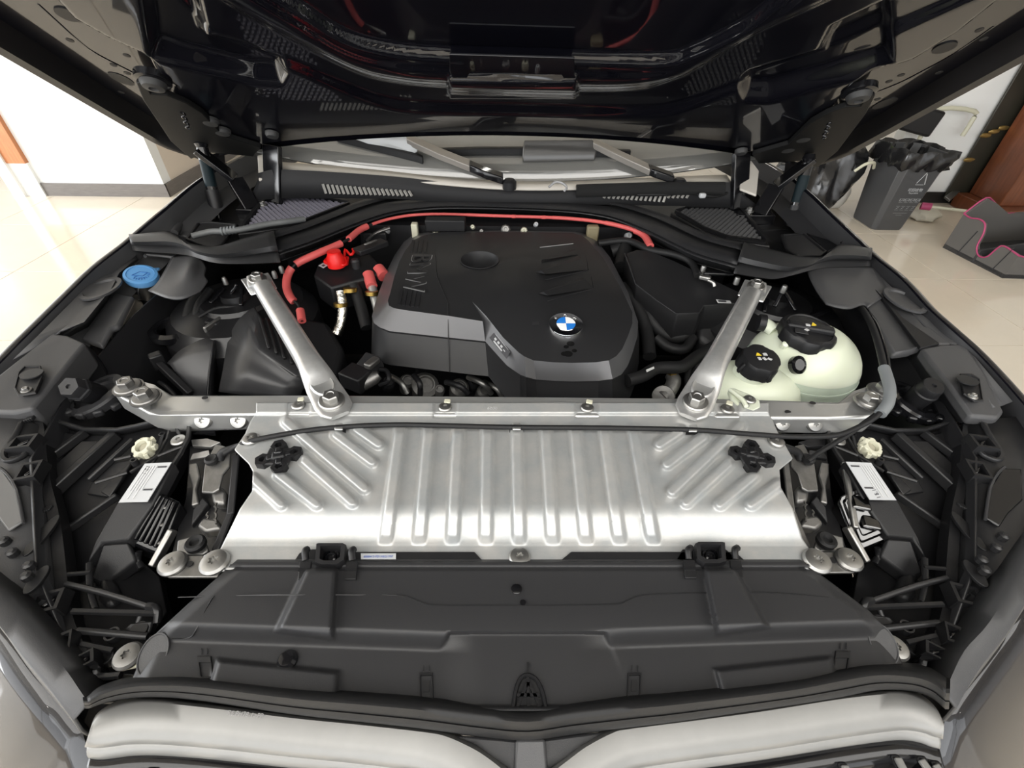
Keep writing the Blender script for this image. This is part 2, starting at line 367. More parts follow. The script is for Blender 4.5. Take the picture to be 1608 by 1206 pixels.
for t0 in (0.40, 0.29):
    for k in range(4):
        c0 = onbin(0.38+0.15*k, t0)
        for q in range(4):
            a0 = (q*math.pi/2+math.pi/4); a1 = a0+math.pi/2; rr = 0.022
            xa = Vector((1, 0, 0)); ya = fn.cross(xa)
            bar('pictogram', c0+xa*rr*math.cos(a0)*1.0+ya*rr*math.sin(a0), c0+xa*rr*math.cos(a1)+ya*rr*math.sin(a1), 0.004, 0.001, WHT, bin_, bevel=0)
        bar('pictogram', c0-xa*0.008-ya*0.006, c0+xa*0.006+ya*0.008, 0.006, 0.001, WHT, bin_, bevel=0)
bar('print_line', onbin(0.34, 0.215), onbin(0.76, 0.215), 0.004, 0.001, WHT, bin_, bevel=0); bar('print_line', onbin(0.46, 0.185), onbin(0.64, 0.185), 0.004, 0.001, WHT, bin_, bevel=0)

# ------------------------------------------------------------------ black bag heaped beside the bin
def lump(name, c, sx, sy, sz, m, parent=None, seed=0, amp=0.12, nu=28, nv=14):
    rnd = random.Random(seed); ph = [rnd.uniform(0, 6.28) for _ in range(8)]
    rs = []
    for k in range(nv+1):
        th = math.pi*(k/nv)*0.98+0.01; ring = []
        for i in range(nu):
            a = 2*math.pi*i/nu
            w = 1+amp*(math.sin(3*a+ph[0]+2*th)+0.7*math.sin(5*a+ph[1]-3*th)+0.5*math.sin(9*a+ph[2]+5*th)+0.4*math.sin(13*a+ph[3]))/2
            ring.append(Vector((c[0]+sx*w*math.sin(th)**0.7*math.cos(a), c[1]+sy*w*math.sin(th)**0.7*math.sin(a), max(0.001, c[2]+sz*math.cos(th)*(1+0.3*(w-1))))))
        rs.append(ring)
    return rings(name, rs, m, parent, smooth=60)
bagp = thing('black_bag', 'black shiny bag heaped on the floor between raised hood and bin', 'bag', (2.75, 4.35, 0))
lump('body', (2.72, 4.3, 0.33), 0.29, 0.26, 0.36, BAG, bagp, seed=3, amp=0.30, nu=48, nv=22)
lump('grey_flap', (2.78, 4.36, 0.70), 0.17, 0.15, 0.10, mat('grey cloth', (0.20, 0.20, 0.21), 0.6), bagp, seed=5)
tube('handle', [(2.86, 4.02, 0.42), (2.90, 3.99, 0.48), (2.97, 4.0, 0.49), (3.02, 4.04, 0.44)], 0.012, WHP, bagp)
box('green_tab', (2.97, 4.18, 0.69), (0.05, 0.03, 0.08), mat('lime green', (0.30, 0.5, 0.03), 0.5), bagp, rz=0.4)
o = lump('white_sack', (3.07, 4.40, 0.11), 0.10, 0.09, 0.12, mat('white sack cloth', (0.62, 0.60, 0.55), 0.7), None, seed=9); tag(o, 'small white sack slumped behind the recycling bin', 'sack')
o = lump('crumpled_paper', (3.72, 4.10, 0.05), 0.13, 0.10, 0.05, mat('crumpled paper', (0.60, 0.57, 0.48), 0.7), None, seed=11, amp=0.25); tag(o, 'crumpled paper on the floor right of the bin', 'paper')
# ------------------------------------------------------------------ white bracket with a black chair behind the bin
ch = thing('folded_chair', 'black folded chair with white tubular frame behind the bin', 'chair', (3.75, 4.40, 0))
tube('frame', [(3.60, 4.46, 0), (3.62, 4.46, 0.66), (3.66, 4.46, 0.80), (3.96, 4.46, 0.79), (3.99, 4.46, 0.72), (3.98, 4.46, 0.60)], 0.018, WHP, ch, res=3)
box('backrest', (3.52, 4.42, 0.72), (0.30, 0.05, 0.20), K_PL, ch, ry=0.2, bevel=0.02)
# ------------------------------------------------------------------ wooden lectern and dark screen
WOOD = mat('reddish brown wood', (0.20, 0.062, 0.025), 0.32, noise=0.35, nscale=7, stretch=(5, 5, 0.5), coat=0.2)
lec = thing('wooden_lectern', 'reddish brown wooden lectern with projecting top beside the white wall', 'lectern', (4.6, 4.1, 0))
LX, LY = 4.36, 4.12
prism('column', [Vector(q) for q in ((LX, LY, 0.98), (LX+0.40, LY, 0.98), (LX+0.40, LY+0.35, 0.98), (LX, LY+0.35, 0.98))], 0.86, WOOD, lec, bevel=0.006)
prism('base', [Vector(q) for q in ((LX-0.10, LY-0.12, 0.12), (LX+0.60, LY-0.12, 0.12), (LX+0.60, LY+0.37, 0.12), (LX-0.10, LY+0.37, 0.12))], 0.12, WOOD, lec, bevel=0.008)
prism('top', [Vector(q) for q in ((LX-0.12, LY-0.10, 1.10), (LX+0.6, LY-0.10, 1.10), (LX+0.6, LY+0.37, 1.22), (LX-0.12, LY+0.37, 1.22))], 0.12, WOOD, lec, bevel=0.008)
slab('side_panel', (LX+0.4, LY+0.1, 0.12), (LX+0.62, LY+0.34, 0.98), mat('dark wood', (0.07, 0.022, 0.012), 0.4), lec)
sc = thing('framed_screen', 'dark framed panel with gold ornament leaning on the wall behind the lectern', 'panel', (4.55, 4.5, 0))
prism('panel', [Vector(q) for q in ((4.20, 4.52, 1.15), (4.9, 4.52, 1.15), (4.9, 4.54, 1.15), (4.20, 4.54, 1.15))], 1.10, mat('dark panel', (0.03, 0.028, 0.02), 0.4), sc, bevel=0.004)
for k, (x, z) in enumerate(((4.24, 0.60), (4.30, 0.63), (4.22, 0.40), (4.36, 0.66))):
    lump('gold_ornament', (x-.02, 4.50, z), 0.045, 0.012, 0.018, mat('dull gold', (0.35, 0.24, 0.08), 0.4, metal=0.7), sc, seed=20+k, amp=0.3, nu=16, nv=8)
o = prism('steel_tray', PL((1484, 308, 0.12), (1505, 292, 0.12), (1508, 300, 0.12), (1492, 314, 0.12)), 0.02, ZNC, None, bevel=0.003); tag(o, 'small shiny steel tray at the lectern foot', 'tray')
# ------------------------------------------------------------------ grey organiser box with pink piping
GF = mat('grey leatherette', (0.105, 0.10, 0.094), 0.55, bump=0.15, bscale=300)
GFD = mat('dark grey lining', (0.035, 0.035, 0.037), 0.7)
PNK = mat('pink piping', (0.42, 0.055, 0.15), 0.55)
org = thing('trunk_organiser', 'grey leatherette organiser box with pink piped cut-out rim', 'organiser', (3.9, 3.3, 0))
A0, A1, B1, B0 = Vector((3.47, 3.50, 0)), Vector((3.52, 2.98, 0)), Vector((4.25, 2.95, 0)), Vector((4.2, 3.62, 0))
def wall(a, b, prof, thick, nm, m, inn):
    n = (b-a).cross(Vector((0, 0, 1))).normalized()*thick*inn; pts = []
    top = [a.lerp(b, t)+Vector((0, 0, h)) for t, h in prof]
    o = mk(nm, [a, b]+list(reversed(top))+[q+n for q in [a, b]+list(reversed(top))], [list(range(len(top)+2)), [len(top)+2+i for i in reversed(range(len(top)+2))]]+[[i, len(top)+2+i, len(top)+2+(i+1) % (len(top)+2), (i+1) % (len(top)+2)] for i in range(len(top)+2)], m, org, None)
    return o, top
o, t1 = wall(A0, A1, [(0, .27), (.12, .26), (.25, .275), (.36, .26), (.42, .20), (.44, .12), (.5, .075), (.58, .06), (.66, .085), (.70, .15), (.76, .185), (1, .17)], 0.02, 'side_panel', GF, -1)
tube('piping', t1, 0.006, PNK, org, n=6, res=3)
o, t2 = wall(A1, B1, [(0, .17), (.2, .14), (.5, .12), (1, .22)], 0.02, 'front_panel', GF, -1)
tube('piping', t2, 0.006, PNK, org, n=6, res=3)
o, t3 = wall(A0, B0, [(0, .27), (.15, .38), (.3, .34), (.55, .25), (1, .27)], 0.02, 'back_panel', GF, 1)
tube('piping', t3, 0.006, PNK, org, n=6, res=3)
wall(A0.lerp(A1, .5), B0.lerp(B1, .5), [(0, .10), (1, .20)], 0.02, 'divider', GFD, 1)
wall(B0, B1, [(0, .27), (1, .22)], 0.02, 'side_panel', GF, 1)
prism('bottom_panel', [q+Vector((0, 0, 0.03)) for q in (A0, A1, B1, B0)], 0.028, GFD, org, bevel=0)
for a in (0.30, 0.86): bar('seam', A0.lerp(A1, a-.04)+Vector((-.003, 0, .02)), A0.lerp(A1, a+.03)+Vector((-.003, 0, .20)), 0.006, 0.004, GFD, org, bevel=0)
pl = thing('pink_tipped_pole', 'thin cream pole with pink grip lying across the organiser', 'pole', (3.7, 3.7, 0.3))
pa, pb = PY(1462, 325, 3.95), PY(1640, 345, 3.6)
tube('shaft', [pa, pb], 0.012, WHP, pl, n=8, res=1)
tube('grip', [pa+(pa-pb).normalized()*0.07, pa], 0.030, PNK, pl, n=8, res=1)

# ================================================================== THE CAR: BODY SHELL
tub = thing('engine_bay_shell', 'black painted engine bay walls and undertray around the engine', 'engine bay', (0, 0.7, 0.5))
K_BAY = mat('black bay paint', (0.010, 0.010, 0.011), 0.35)
prism('undertray', [Vector(q) for q in ((-.45, .18, .62), (.45, .18, .62), (.66, .42, .62), (.74, .6, .62), (.78, 1.22, .62), (-.78, 1.22, .62), (-.74, .6, .62), (-.66, .42, .62))], .02, K_BAY, tub, bevel=0)
prism('firewall', [Vector(q) for q in ((-.74, 1.19, 1.035), (.74, 1.19, 1.035), (.74, 1.215, 1.035), (-.74, 1.215, 1.035))], .41, K_BAY, tub, bevel=0)
for s in (-1, 1):
    sheet('wing_wall', [[Vector((s*x, y, z)) for y, x, z in ((.18, .46, zz-.06), (.30, .58, zz-.03), (.45, .68, zz), (.60, .73, zz), (.8, .735, zz+.02 if zz > .8 else zz), (1.2, .72, zz+.03 if zz > .8 else zz))] for zz in (.985, .62)], K_BAY, tub, solid=.004)
    # strut tower dome
    lathe('strut_tower', [(.16, -.20), (.155, -.06), (.13, -.03), (.075, -.02), (.07, -.012), (.03, -.012), (.028, 0)], (s*.585, .90, 1.0), K_BAY, tub, n=28)
for s in (-1, 1): prism('wing_shelf', [Vector((s*x, y, z)) for x, y, z in ((.56, 1.10, 1.02), (.775, 1.02, 1.02), (.765, 1.24, 1.03), (.74, 1.42, 1.06), (.60, 1.45, 1.06), (.56, 1.25, 1.03))], .01, K_BAY, tub, bevel=0)
prism('front_wall', [Vector(q) for q in ((-.41, .17, .90), (.41, .17, .90), (.44, .19, .90), (-.44, .19, .90))], .30, K_BAY, tub, bevel=0)

# fender skins: edge of the bonnet gap, rolling outward and down
fe_l = [(316, 285, 1.12), (262, 330, 1.10), (224, 362, 1.08), (196, 386, 1.07), (151, 421, 1.06), (103, 468, 1.05), (43, 528, 1.04), (13, 559, 1.03), (-22, 600, 1.02)]
fe_r = [(1262, 300, 1.12), (1300, 336, 1.10), (1352, 385, 1.075), (1375, 407, 1.07), (1415, 439, 1.065), (1453, 481, 1.055), (1491, 516, 1.05), (1539, 560, 1.035), (1608, 637, 1.02), (1640, 680, 1.01)]
FE = {-1: PL(*fe_l), 1: PL(*fe_r)}
for s, lab in ((-1, 'gloss black front fender beside the blue washer cap'), (1, 'gloss black front fender beside the white coolant tank')):
    e = FE[s]; e = [Vector((s*.70, 1.62, 1.135)), Vector((s*.745, 1.40, 1.13))]+e+[Vector((s*.775, .44, .995))]
    e = spline(e, 4)
    rows = [e]
    for dx, dz in ((.004, .003), (.012, .002), (.045, -.02), (.09, -.08), (.115, -.20), (.12, -.50)):
        rows.append([p+Vector((s*dx*(1 if p.y > .5 else .7), 0, dz*(1 if dz > -.1 else min(1, max(.3, (p.y-.4)/.4))))) for p in e])
    fn_ = thing('front_fender', lab, 'fender', (s*.85, .9, .5))
    sheet('skin', rows, K_PT, fn_, smooth=60, solid=0)
    # inward flange
    rows = [[p+Vector((-s*dx, 0, dz)) for p in e] for dx, dz in ((0, 0), (.003, -.012), (.006, -.04), (.05, -.055))]
    sheet('gutter', rows, K_TR if s < 0 else K_GR, fn_, smooth=60, solid=0)

# front bumper corners with matte edge strip
strip = {-1: ([(-150, 790, .99), (-60, 880, .985), (0, 935, .98), (57, 998, .97), (99, 1046, .96), (126, 1085, .955), (139, 1104, .95)], [(-150, 820, .975), (-60, 925, .97), (0, 986, .962), (43, 1047, .95), (80, 1093, .94), (104, 1122, .93), (127, 1151, .92)]),
         1: ([(1740, 720, .99), (1660, 800, .985), (1607, 889, .98), (1555, 975, .97), (1515, 1021, .96), (1492, 1067, .955), (1482, 1088, .95)], [(1750, 750, .975), (1680, 850, .97), (1609, 955, .962), (1578, 1003, .95), (1535, 1061, .94), (1500, 1108, .93), (1487, 1131, .92)])}
for s in (-1, 1):
    a, b_ = PL(*strip[s][0]), PL(*strip[s][1]); a = spline(a, 4); b_ = spline(b_, 4)
    bp = thing('bumper_corner', 'matte grey edge strip and glossy bumper corner %s' % ('at the lower left below the washer side' if s < 0 else 'at the lower right below the coolant side'), 'bumper', (s*.6, .2, .4))
    mid = [p.lerp(q, .5)+Vector((s*.004, -.004, .008)) for p, q in zip(a, b_)]
    sheet('edge_strip', [[p+Vector((-s*.01, .01, -.03)) for p in a], a, mid, b_, [p+Vector((0, 0, -.02)) for p in b_]], K_TR, bp, smooth=70, solid=.003)
    rows = []; bb = b_+[P(*((146, 1222, .87) if s < 0 else (1468, 1205, .87)))]
    for dx, dy, dz in ((.0, .0, -.004), (.005, -.003, -.004), (.020, -.012, -.019), (.050, -.030, -.054), (.090, -.055, -.104), (.130, -.08, -.160), (.17, -.10, -.235), (.205, -.12, -.36)):
        rows.append([p+Vector((s*dx, dy, dz)) for p in bb])
    prism('dark_gap', PL(*(((108, 1085, .915), (150, 1082, .915), (168, 1108, .915), (150, 1190, .89), (124, 1158, .89)) if s < 0 else ((1508, 1075, .915), (1462, 1070, .915), (1448, 1096, .915), (1470, 1180, .89), (1496, 1142, .89)))), .02, K_DK, bp, bevel=0)
    sheet('skin', rows, K_PT, bp, smooth=70, solid=0)

# ================================================================== HOOD
HS = 0.684; HN = Vector((0, HS, 1)).normalized()
def HP(u, v, h=0.0):
    d = ray(u, v); o_ = Vector((0, 1.25, 1.270))-HN*h
    return EYE+d*((o_-EYE).dot(HN)/d.dot(HN))
def hoodz(y): return 1.270+HS*(1.25-y)
flange = [HP(262, 214), HP(222, 184), HP(185, 155), HP(128, 111), HP(60, 60), HP(0, 17)]
hood = thing('raised_hood', 'gloss black hood propped open, its ribbed underside facing down', 'hood', (0, 1.3, 1.2))
def cv(pts):
    def f(u):
        if u <= pts[0][0]: return pts[0][1]+(pts[1][1]-pts[0][1])/(pts[1][0]-pts[0][0])*(u-pts[0][0])
        for a, b_ in zip(pts, pts[1:]):
            if u <= b_[0]: k = (u-a[0])/(b_[0]-a[0]); k2 = k; return a[1]*(1-k2)+b_[1]*k2
        a, b_ = pts[-2], pts[-1]; return b_[1]+(b_[1]-a[1])/(b_[0]-a[0])*(u-b_[0])
    return f
def smooth_cv(pts):
    q = spline([Vector((a, b_, 0)) for a, b_ in pts], 6); return cv([(p.x, p.y) for p in q])
C_in = smooth_cv([(380, -70), (470, -12), (530, 28), (590, 50), (680, 62), (860, 68), (1035, 72), (1090, 58), (1150, 28), (1190, 2), (1260, -60)])
C_out = smooth_cv([(300, -60), (380, -10), (480, 47), (560, 88), (620, 104), (700, 112), (900, 118), (1000, 116), (1060, 100), (1110, 72), (1180, 28), (1260, -10), (1340, -50)])
C_rid = smooth_cv([(250, -40), (340, 35), (450, 75), (540, 115), (600, 138), (660, 148), (820, 152), (1000, 156), (1060, 150), (1130, 125), (1190, 100), (1300, 65), (1420, 10)])
def inpoly(u, v, poly):
    c = False; j = len(poly)-1
    for i in range(len(poly)):
        (x1, y1), (x2, y2) = poly[i], poly[j]
        if (y1 > v) != (y2 > v) and u < (x2-x1)*(v-y1)/(y2-y1)+x1: c = not c
        j = i
    return c
def sd(u, v, poly):
    d = min(segd(u, v, poly[i], poly[(i+1) % len(poly)])[0] for i in range(len(poly)))
    return -d if inpoly(u, v, poly) else d
PK_L = [(222, -60), (300, -60), (316, 10), (322, 30), (440, 72), (446, 88), (438, 103), (400, 100), (300, 76), (238, 58)]
PK_R = [(1163, 112), (1180, 96), (1290, 62), (1310, 22), (1395, -20), (1402, 70), (1380, 82), (1210, 130), (1172, 130)]
FL_L = [(-400, -400), (60, -60), (111, 0), (168, 34), (218, 58), (236, 72), (252, 104), (270, 112), (262, 230), (0, 400), (-400, 400)]
FL_R = [(2000, -400), (1560, -20), (1510, 22), (1440, 68), (1372, 92), (1345, 108), (1318, 140), (1310, 152), (1330, 300), (2000, 400)]
def relief(u, v):
    h = 0.03
    fl = min(sd(u, v, FL_L), sd(u, v, FL_R)); h -= 0.03*(1-ss(-6, 8, fl))
    if v < 320:
        a = v-C_in(u); h -= 0.016*(1-ss(-6, 6, a))
        o_ = v-C_out(u); h += 0.005*ss(10, 24, a)*(1-ss(-18, -4, o_)); h -= 0.008*ss(-6, 8, o_)
        r_ = v-C_rid(u); h += 0.010*ss(-10, 8, r_)
        if fl > 4: h -= 0.028*(1-ss(-15, 9, min(sd(u, v, PK_L), sd(u, v, PK_R))))
        if 703 < u < 908 and 84 < v < 132: h += 0.012*ss(0, 4, min(u-703, 908-u, v-84, 132-v))
    return h
NR, NC = 130, 380
rows = []
edge_x = lambda y: 0.845-0.02*max(0, (1.2-y))+(-0.10*ss(1.28, 1.46, y) if y > 1.28 else 0)
for i in range(NR+1):
    t = i/NR; row = []
    for j in range(NC+1):
        sx = -1+2*j/NC; x0 = sx*0.845
        yr = 1.245+0.19*x0*x0; y = yr*(1-t)+0.80*t if t < 1 else 0.80
        x = sx*edge_x(y) if abs(sx) > 0 else 0
        p = Vector((x, y, hoodz(y))); u, v = proj(p)
        row.append(p-HN*relief(u, v))
    rows.append(row)
inner = sheet('inner_panel', rows, K_PT, hood, smooth=180, solid=0)
rows2 = []
for i in range(13):
    t = i/12; y0 = 0.80*(1-t)+0.22*t
    rows2.append([Vector((sx/20*(edge_x(y0)-0.10*t*t), y0+(0.06*(1-(sx/20)**2)-.06)*t, hoodz(y0)))-HN*(relief(*proj(Vector((sx/20*edge_x(.8), .8, hoodz(.8))))) if i == 0 else 0.018+(.012 if abs(sx) in (5, 6, 12, 13) else 0)) for sx in range(-20, 21)])
sheet('inner_panel_nose', rows2, K_PT, hood, smooth=60, solid=0)
# outer skin with its hanging side skirts
def skin_pt(sx, y, lift): return Vector((sx*edge_x(y)*1.0, y, hoodz(y)))+HN*lift
rows = []
for i in range(41):
    t = i/40; row = []
    for k, sx in enumerate([-1, -1, -1]+[-1+2*j/30 for j in range(31)]+[1, 1, 1]):
        x0 = sx*0.845; yr = 1.262+0.19*x0*x0; y = yr*(1-t)+0.20*t
        nx = edge_x(y)-(0.10*max(0, .8-y)/.6)
        p = Vector((sx*nx, y, hoodz(y)))+HN*(0.03+0.02*(1-sx*sx))
        if k in (0, 36): p = Vector((math.copysign(nx+.026, sx), y, hoodz(y)-.052))
        if k in (1, 35): p = Vector((math.copysign(nx+.030, sx), y, hoodz(y)-.040))
        if k in (2, 34): p = Vector((math.copysign(nx+.022, sx), y, hoodz(y)+.015))
        row.append(p)
    rows.append(row)
sheet('outer_skin', rows, K_PT, hood, smooth=60, solid=0)
for s in (0, -1):
    rows3 = [[r[s] for r in rows], [r[s]+Vector(((-.018 if s else .018), 0, .003)) for r in rows], [r[s]+Vector(((-.030 if s else .030), 0, .05)) for r in rows]]
    sheet('side_hem', rows3, mat('dull black hem', (.010, .009, .009), .4), hood, smooth=60, solid=0)
# rear lip bright hem
lip = [Vector((sx/20*.80, 1.25+.19*(sx/20*.845)**2, 0)) for sx in range(-20, 21)]
for p in lip: p.z = hoodz(p.y)-.016
sheet('rear_lip', [[p+Vector((0, -.012, -.018)) for p in lip], [p+Vector((0, .006, -.020)) for p in lip], [p+Vector((0, .022, .004)) for p in lip]], K_PT, hood, smooth=60, solid=0)
PAD = mat('grey rubber pad', (.030, .030, .030), .6)
for u, v, r in ((330, 187, .018), (349, 203, .018), (427, 208, .015), (1262, 213, .018), (1238, 230, .018), (1164, 235, .015)):
    lathe('rubber_pad', [(r, 0), (r, .006), (r*.8, .011), (r*.3, .012)], HP(u, v, .034), PAD, hood, nrm=-HN, n=20)
for u, v, a, b_ in ((107, 22, .017, .010), (1483, 74, .017, .010)):
    lathe('drain_hole', [(a, 0), (a, .002)], HP(u, v, .002), K_DK, hood, nrm=-HN, n=20)
for (u0, v0), (u1, v1), w in (((172, 112), (208, 133), .016), ((1372, 170), (1408, 152), .016)):
    a, b_ = HP(u0, v0, .001), HP(u1, v1, .001); c_ = (a+b_)/2; dd = (b_-a)/2; pp = dd.cross(HN).normalized()*w
    prism('slot', [c_+dd*math.cos(t)+pp*math.sin(t)-HN*.002 for t in [2*math.pi*k/24 for k in range(24)]], HN*.003, K_DK, hood, bevel=0)
for u, v in ((110, 62), (199, 86), (200, 114), (190, 144), (178, 101), (1415, 57+60), (1396, 127), (1475, 113), (1378, 155), (1390, 183), (1545, 60), (1538, 46)):
    lathe('hole', [(.006, 0), (.006, .0015), (.0045, .002)], HP(u, v, .001), K_DK, hood, nrm=-HN, n=12)
for pts in (((60, 5), (128, 67), (150, 82), (168, 92), (218, 118), (240, 136)), ((1560, 40), (1500, 82), (1440, 115), (1410, 130), (1370, 146))):
    tube('fold_seam', [HP(u, v, .001) for u, v in pts], .0022, K_PT, hood, n=6, res=3)
# latch plate in the middle of the underside
pl_ = prism('stiffener_plate', [HP(u, v, .040) for u, v in ((706, 86), (902, 92), (902, 118), (908, 131), (890, 131), (882, 118), (738, 113), (732, 126), (712, 126), (706, 112))], -HN*-.004, K_PT, hood, bevel=.001)
# hinges
for s in (-1, 1):
    def hp(u, v, h):
        p = HP(u, v, h)
        return p if s < 0 else Vector((-p.x, p.y, p.z))
    hg = thing('hinge_arm_assembly', 'black hood hinge arm with rubber buffer %s' % ('above the washer side fender' if s < 0 else 'above the coolant side fender'), 'hinge', hp(280, 200, .05))
    top = [hp(u, v, .045) for u, v in ((214, 131), (226, 128), (237, 148), (262, 150), (292, 162), (318, 178), (352, 214), (410, 232), (398, 246), (330, 240), (300, 250), (268, 222), (244, 186), (225, 158))]
    prism('plate', top, HN*.012, mat('dull black hinge', (.006, .006, .006), .6, spec=.2), hg, bevel=.002)
    c = hp(240, 121, .03)
    lathe('buffer', [(.022, 0), (.022, .012), (.018, .02), (.008, .022), (.007, .018)], c, PAD, hg, nrm=-HN, n=24)
    lathe('buffer_cup', [(.030, -.004), (.030, .008), (.024, .010)], c, K_GL, hg, nrm=-HN, n=24)
    # arm running down to the wing
    p1 = hp(310, 235, .06); p2 = Vector((s*.70, 1.27, 1.12)); p3 = Vector((s*.665, 1.24, 1.055))
    bar('arm', p1, p2, .045, .012, K_GL, hg); bar('arm', Vector((s*.60, 1.31, 1.19)), Vector((s*.62, 1.27, 1.06)), .055, .014, K_GL, hg)
    bar('arm', p2, p3, .04, .012, K_GL, hg)
    prism('base_bracket', [Vector((s*x, y, 1.06)) for x, y in ((.60, 1.22), (.70, 1.22), (.71, 1.30), (.60, 1.32))], .03, K_GL, hg)
    for q in ((.64, 1.25), (.68, 1.28)): bolt(hg, Vector((s*q[0], q[1], 1.06)), .012, m=ZNC, kind='hex')
    cl = hp(286, 176, .05)
    tube('spring', [cl+Vector((s*.004*math.cos(k*1.6), .004*math.sin(k*1.6), -.0025*k)) for k in range(14)], .0022, K_GL, hg, n=6, res=3)
# gas struts
for s, (ut, vt), (ub, vb) in ((-1, (316, 226), (345, 348)), (1, (1270, 250), (1236, 372))):
    top = PX(ut, vt, s*.755); bot = PX(ub, vb, s*.745)
    gs = thing('gas_strut', 'black gas strut holding the hood %s' % ('near the white wall' if s < 0 else 'near the recycling bin'), 'gas strut', bot)
    ax = (top-bot).normalized()
    def cyl(nm, a, b_, r, m, n=18): return tube(nm, [bot.lerp(top, a), bot.lerp(top, b_)], r, m, gs, n=n, res=1)
    cyl('rod', 0.0, .16, .006, K_GL); cyl('sleeve', .14, .42, .0165, K_PL); cyl('cylinder', .42, .95, .0135, K_GL); cyl('print_band', .46, .80, .0137, TEAL)
    cyl('end_cap', .93, 1.02, .011, K_PL)
    lathe('ball_socket', [(.012, -.008), (.016, 0), (.012, .012)], top, K_GL, gs, nrm=ax, n=16)
    lathe('ball_socket', [(.010, -.014), (.012, 0), (.008, .008)], bot, K_GL, gs, nrm=ax, n=16)

# ================================================================== WINDSCREEN, WIPERS, COWL
GLS = mat('windscreen glass', (.16, .158, .148), .04, coat=1.0, spec=0.9)
GZ0, GY0, GK = 1.118, 1.315, 0.50
def PG(u, v, h=0.0):
    d = ray(u, v); n = Vector((0, -GK, 1)); o_ = Vector((0, GY0, GZ0+h)); return EYE+d*((o_-EYE).dot(n)/d.dot(n))
rows = []
for i in range(9):
    t = i/8; row = []
    for j in range(25):
        sx = -1+j/12; x = sx*(.74-.10*t); y = 1.30+.10*sx*sx+t*.85; z = GZ0+GK*(1.30-GY0+t*.85)-.02*sx*sx*0
        row.append(Vector((x, y, z+GK*.10*sx*sx)))
    rows.append(row)
ws = sheet('windscreen', rows, GLS, None, smooth=60, solid=.005); tag(ws, 'sloping windscreen glass below the raised hood, reflecting the ceiling', 'windscreen')
fr = thing('windscreen_surround', 'pale body flange running along the foot of the windscreen', 'body panel', (0, 1.3, 1.1))
PALE = mat('pale primer flange', (.50, .47, .42), .4)
def strip2(nm, up, lo, h, m, par):
    return sheet(nm, [spline([PG(u, v, h) for u, v in up], 4), spline([PG(u, v, h) for u, v in lo], 4)], m, par, solid=.004)
strip2('lower_flange', [(425, 255), (520, 262), (607, 270), (700, 280), (800, 286), (900, 286), (1007, 281), (1140, 276)], [(432, 272), (520, 276), (607, 282), (700, 292), (800, 299), (900, 299), (1007, 294), (1150, 292)], .008, PALE, fr)
for s, q in ((-1, ((404, 244), (428, 238), (436, 262), (424, 276), (406, 282))), (1, ((1162, 256), (1180, 252), (1192, 268), (1188, 306), (1162, 296)))):
    prism('corner_flange', [PG(u, v, .02) for u, v in q], .006, PALE, fr, bevel=.002)
# wipers
def wiper(lab, arm, head, blade, pivot, hm):
    w = thing('wiper_arm', lab, 'wiper', PG(*pivot))
    A = [PG(u, v, .035) for u, v in arm]
    o_ = rings('arm', [[p+Vector((0, -.014, -.006)), p+Vector((0, -.017, .010)), p+Vector((0, .014, .018)), p+Vector((0, .020, -.006))] for p in A], mat('satin grey wiper arm', (.30, .28, .255), .28, metal=.4), w, bevel=.002)
    B = [A[-1], PG(pivot[0]-30, pivot[1]-10, .04), PG(pivot[0], pivot[1], .025)]
    rings('knuckle', [[p+Vector((0, -.015, -.006)), p+Vector((0, -.014, .012)), p+Vector((0, .012, .018)), p+Vector((0, .016, -.006))] for p in B], K_GL, w, bevel=.003)
    hq = [PG(u, v, hh) for u, v, hh in head]
    prism('blade_cover', hq, .018, hm, w, bevel=.004)
    bl = [PG(u, v, .02) for u, v in blade]
    rings('blade', [[p+Vector((0, -.006, -.012)), p+Vector((0, -.006, .006)), p+Vector((0, .008, .008)), p+Vector((0, .010, -.012))] for p in bl], K_RB, w, bevel=.002)
    lathe('pivot_cap', [(.018, -.01), (.018, .008), (.012, .014)], PG(pivot[0]+10, pivot[1]+6, .02), K_PL, w, n=18)
wiper('wiper arm on the left with pale wedge head, in front of the glass', [(640, 222), (690, 245), (738, 264)], [(556, 209, .05), (634, 210, .05), (656, 228, .045), (640, 234, .03), (600, 224, .03)], [(528, 214), (590, 230), (656, 247), (664, 250)], (790, 284), mat('wiper wedge with painted reflection', (.42, .43, .43), .15))  # pale wedge colour stands in for light reflecting off glass
wiper('wiper arm on the right with long box shaped blade cover', [(930, 228), (975, 250), (1018, 270)], [(822, 219, .055), (930, 218, .055), (940, 226, .045), (936, 242, .03), (820, 245, .03)], [(676, 238), (750, 236), (822, 236), (990, 240)], (1056, 283), mat('dark wiper cover', (.06, .058, .055), .22))
# cowl panel with slots
cw = thing('cowl_panel', 'black plastic cowl panel with slotted vents below the windscreen', 'cowl', (0, 1.28, 1.08))
def CP(u, v): return PY(u, v, 1.285)
up = [(405, 272), (445, 266), (607, 276), (700, 286), (800, 292), (880, 294), (905, 291), (1007, 287), (1140, 286), (1160, 290)]
dn_ = [(390, 318), (440, 312), (607, 312), (700, 318), (800, 322), (880, 324), (905, 322), (1007, 322), (1140, 326), (1200, 330)]
sheet('panel', [spline([PY(u, v+3, 1.30) for u, v in up], 3), spline([PY(u, v, 1.285) for u, v in up], 3), spline([PY(u, v+10, 1.278) for u, v in up], 3), spline([PY(u, v, 1.262) for u, v in dn_], 3)], mat('black cowl plastic', (.011, .011, .012), .6, spec=.3), cw, smooth=50, solid=.004)
prism('drain_floor', [Vector(q) for q in ((-.70, 1.20, 1.03), (.70, 1.20, 1.03), (.70, 1.62, 1.03), (-.70, 1.62, 1.03))], .01, K_DK, cw, bevel=0)
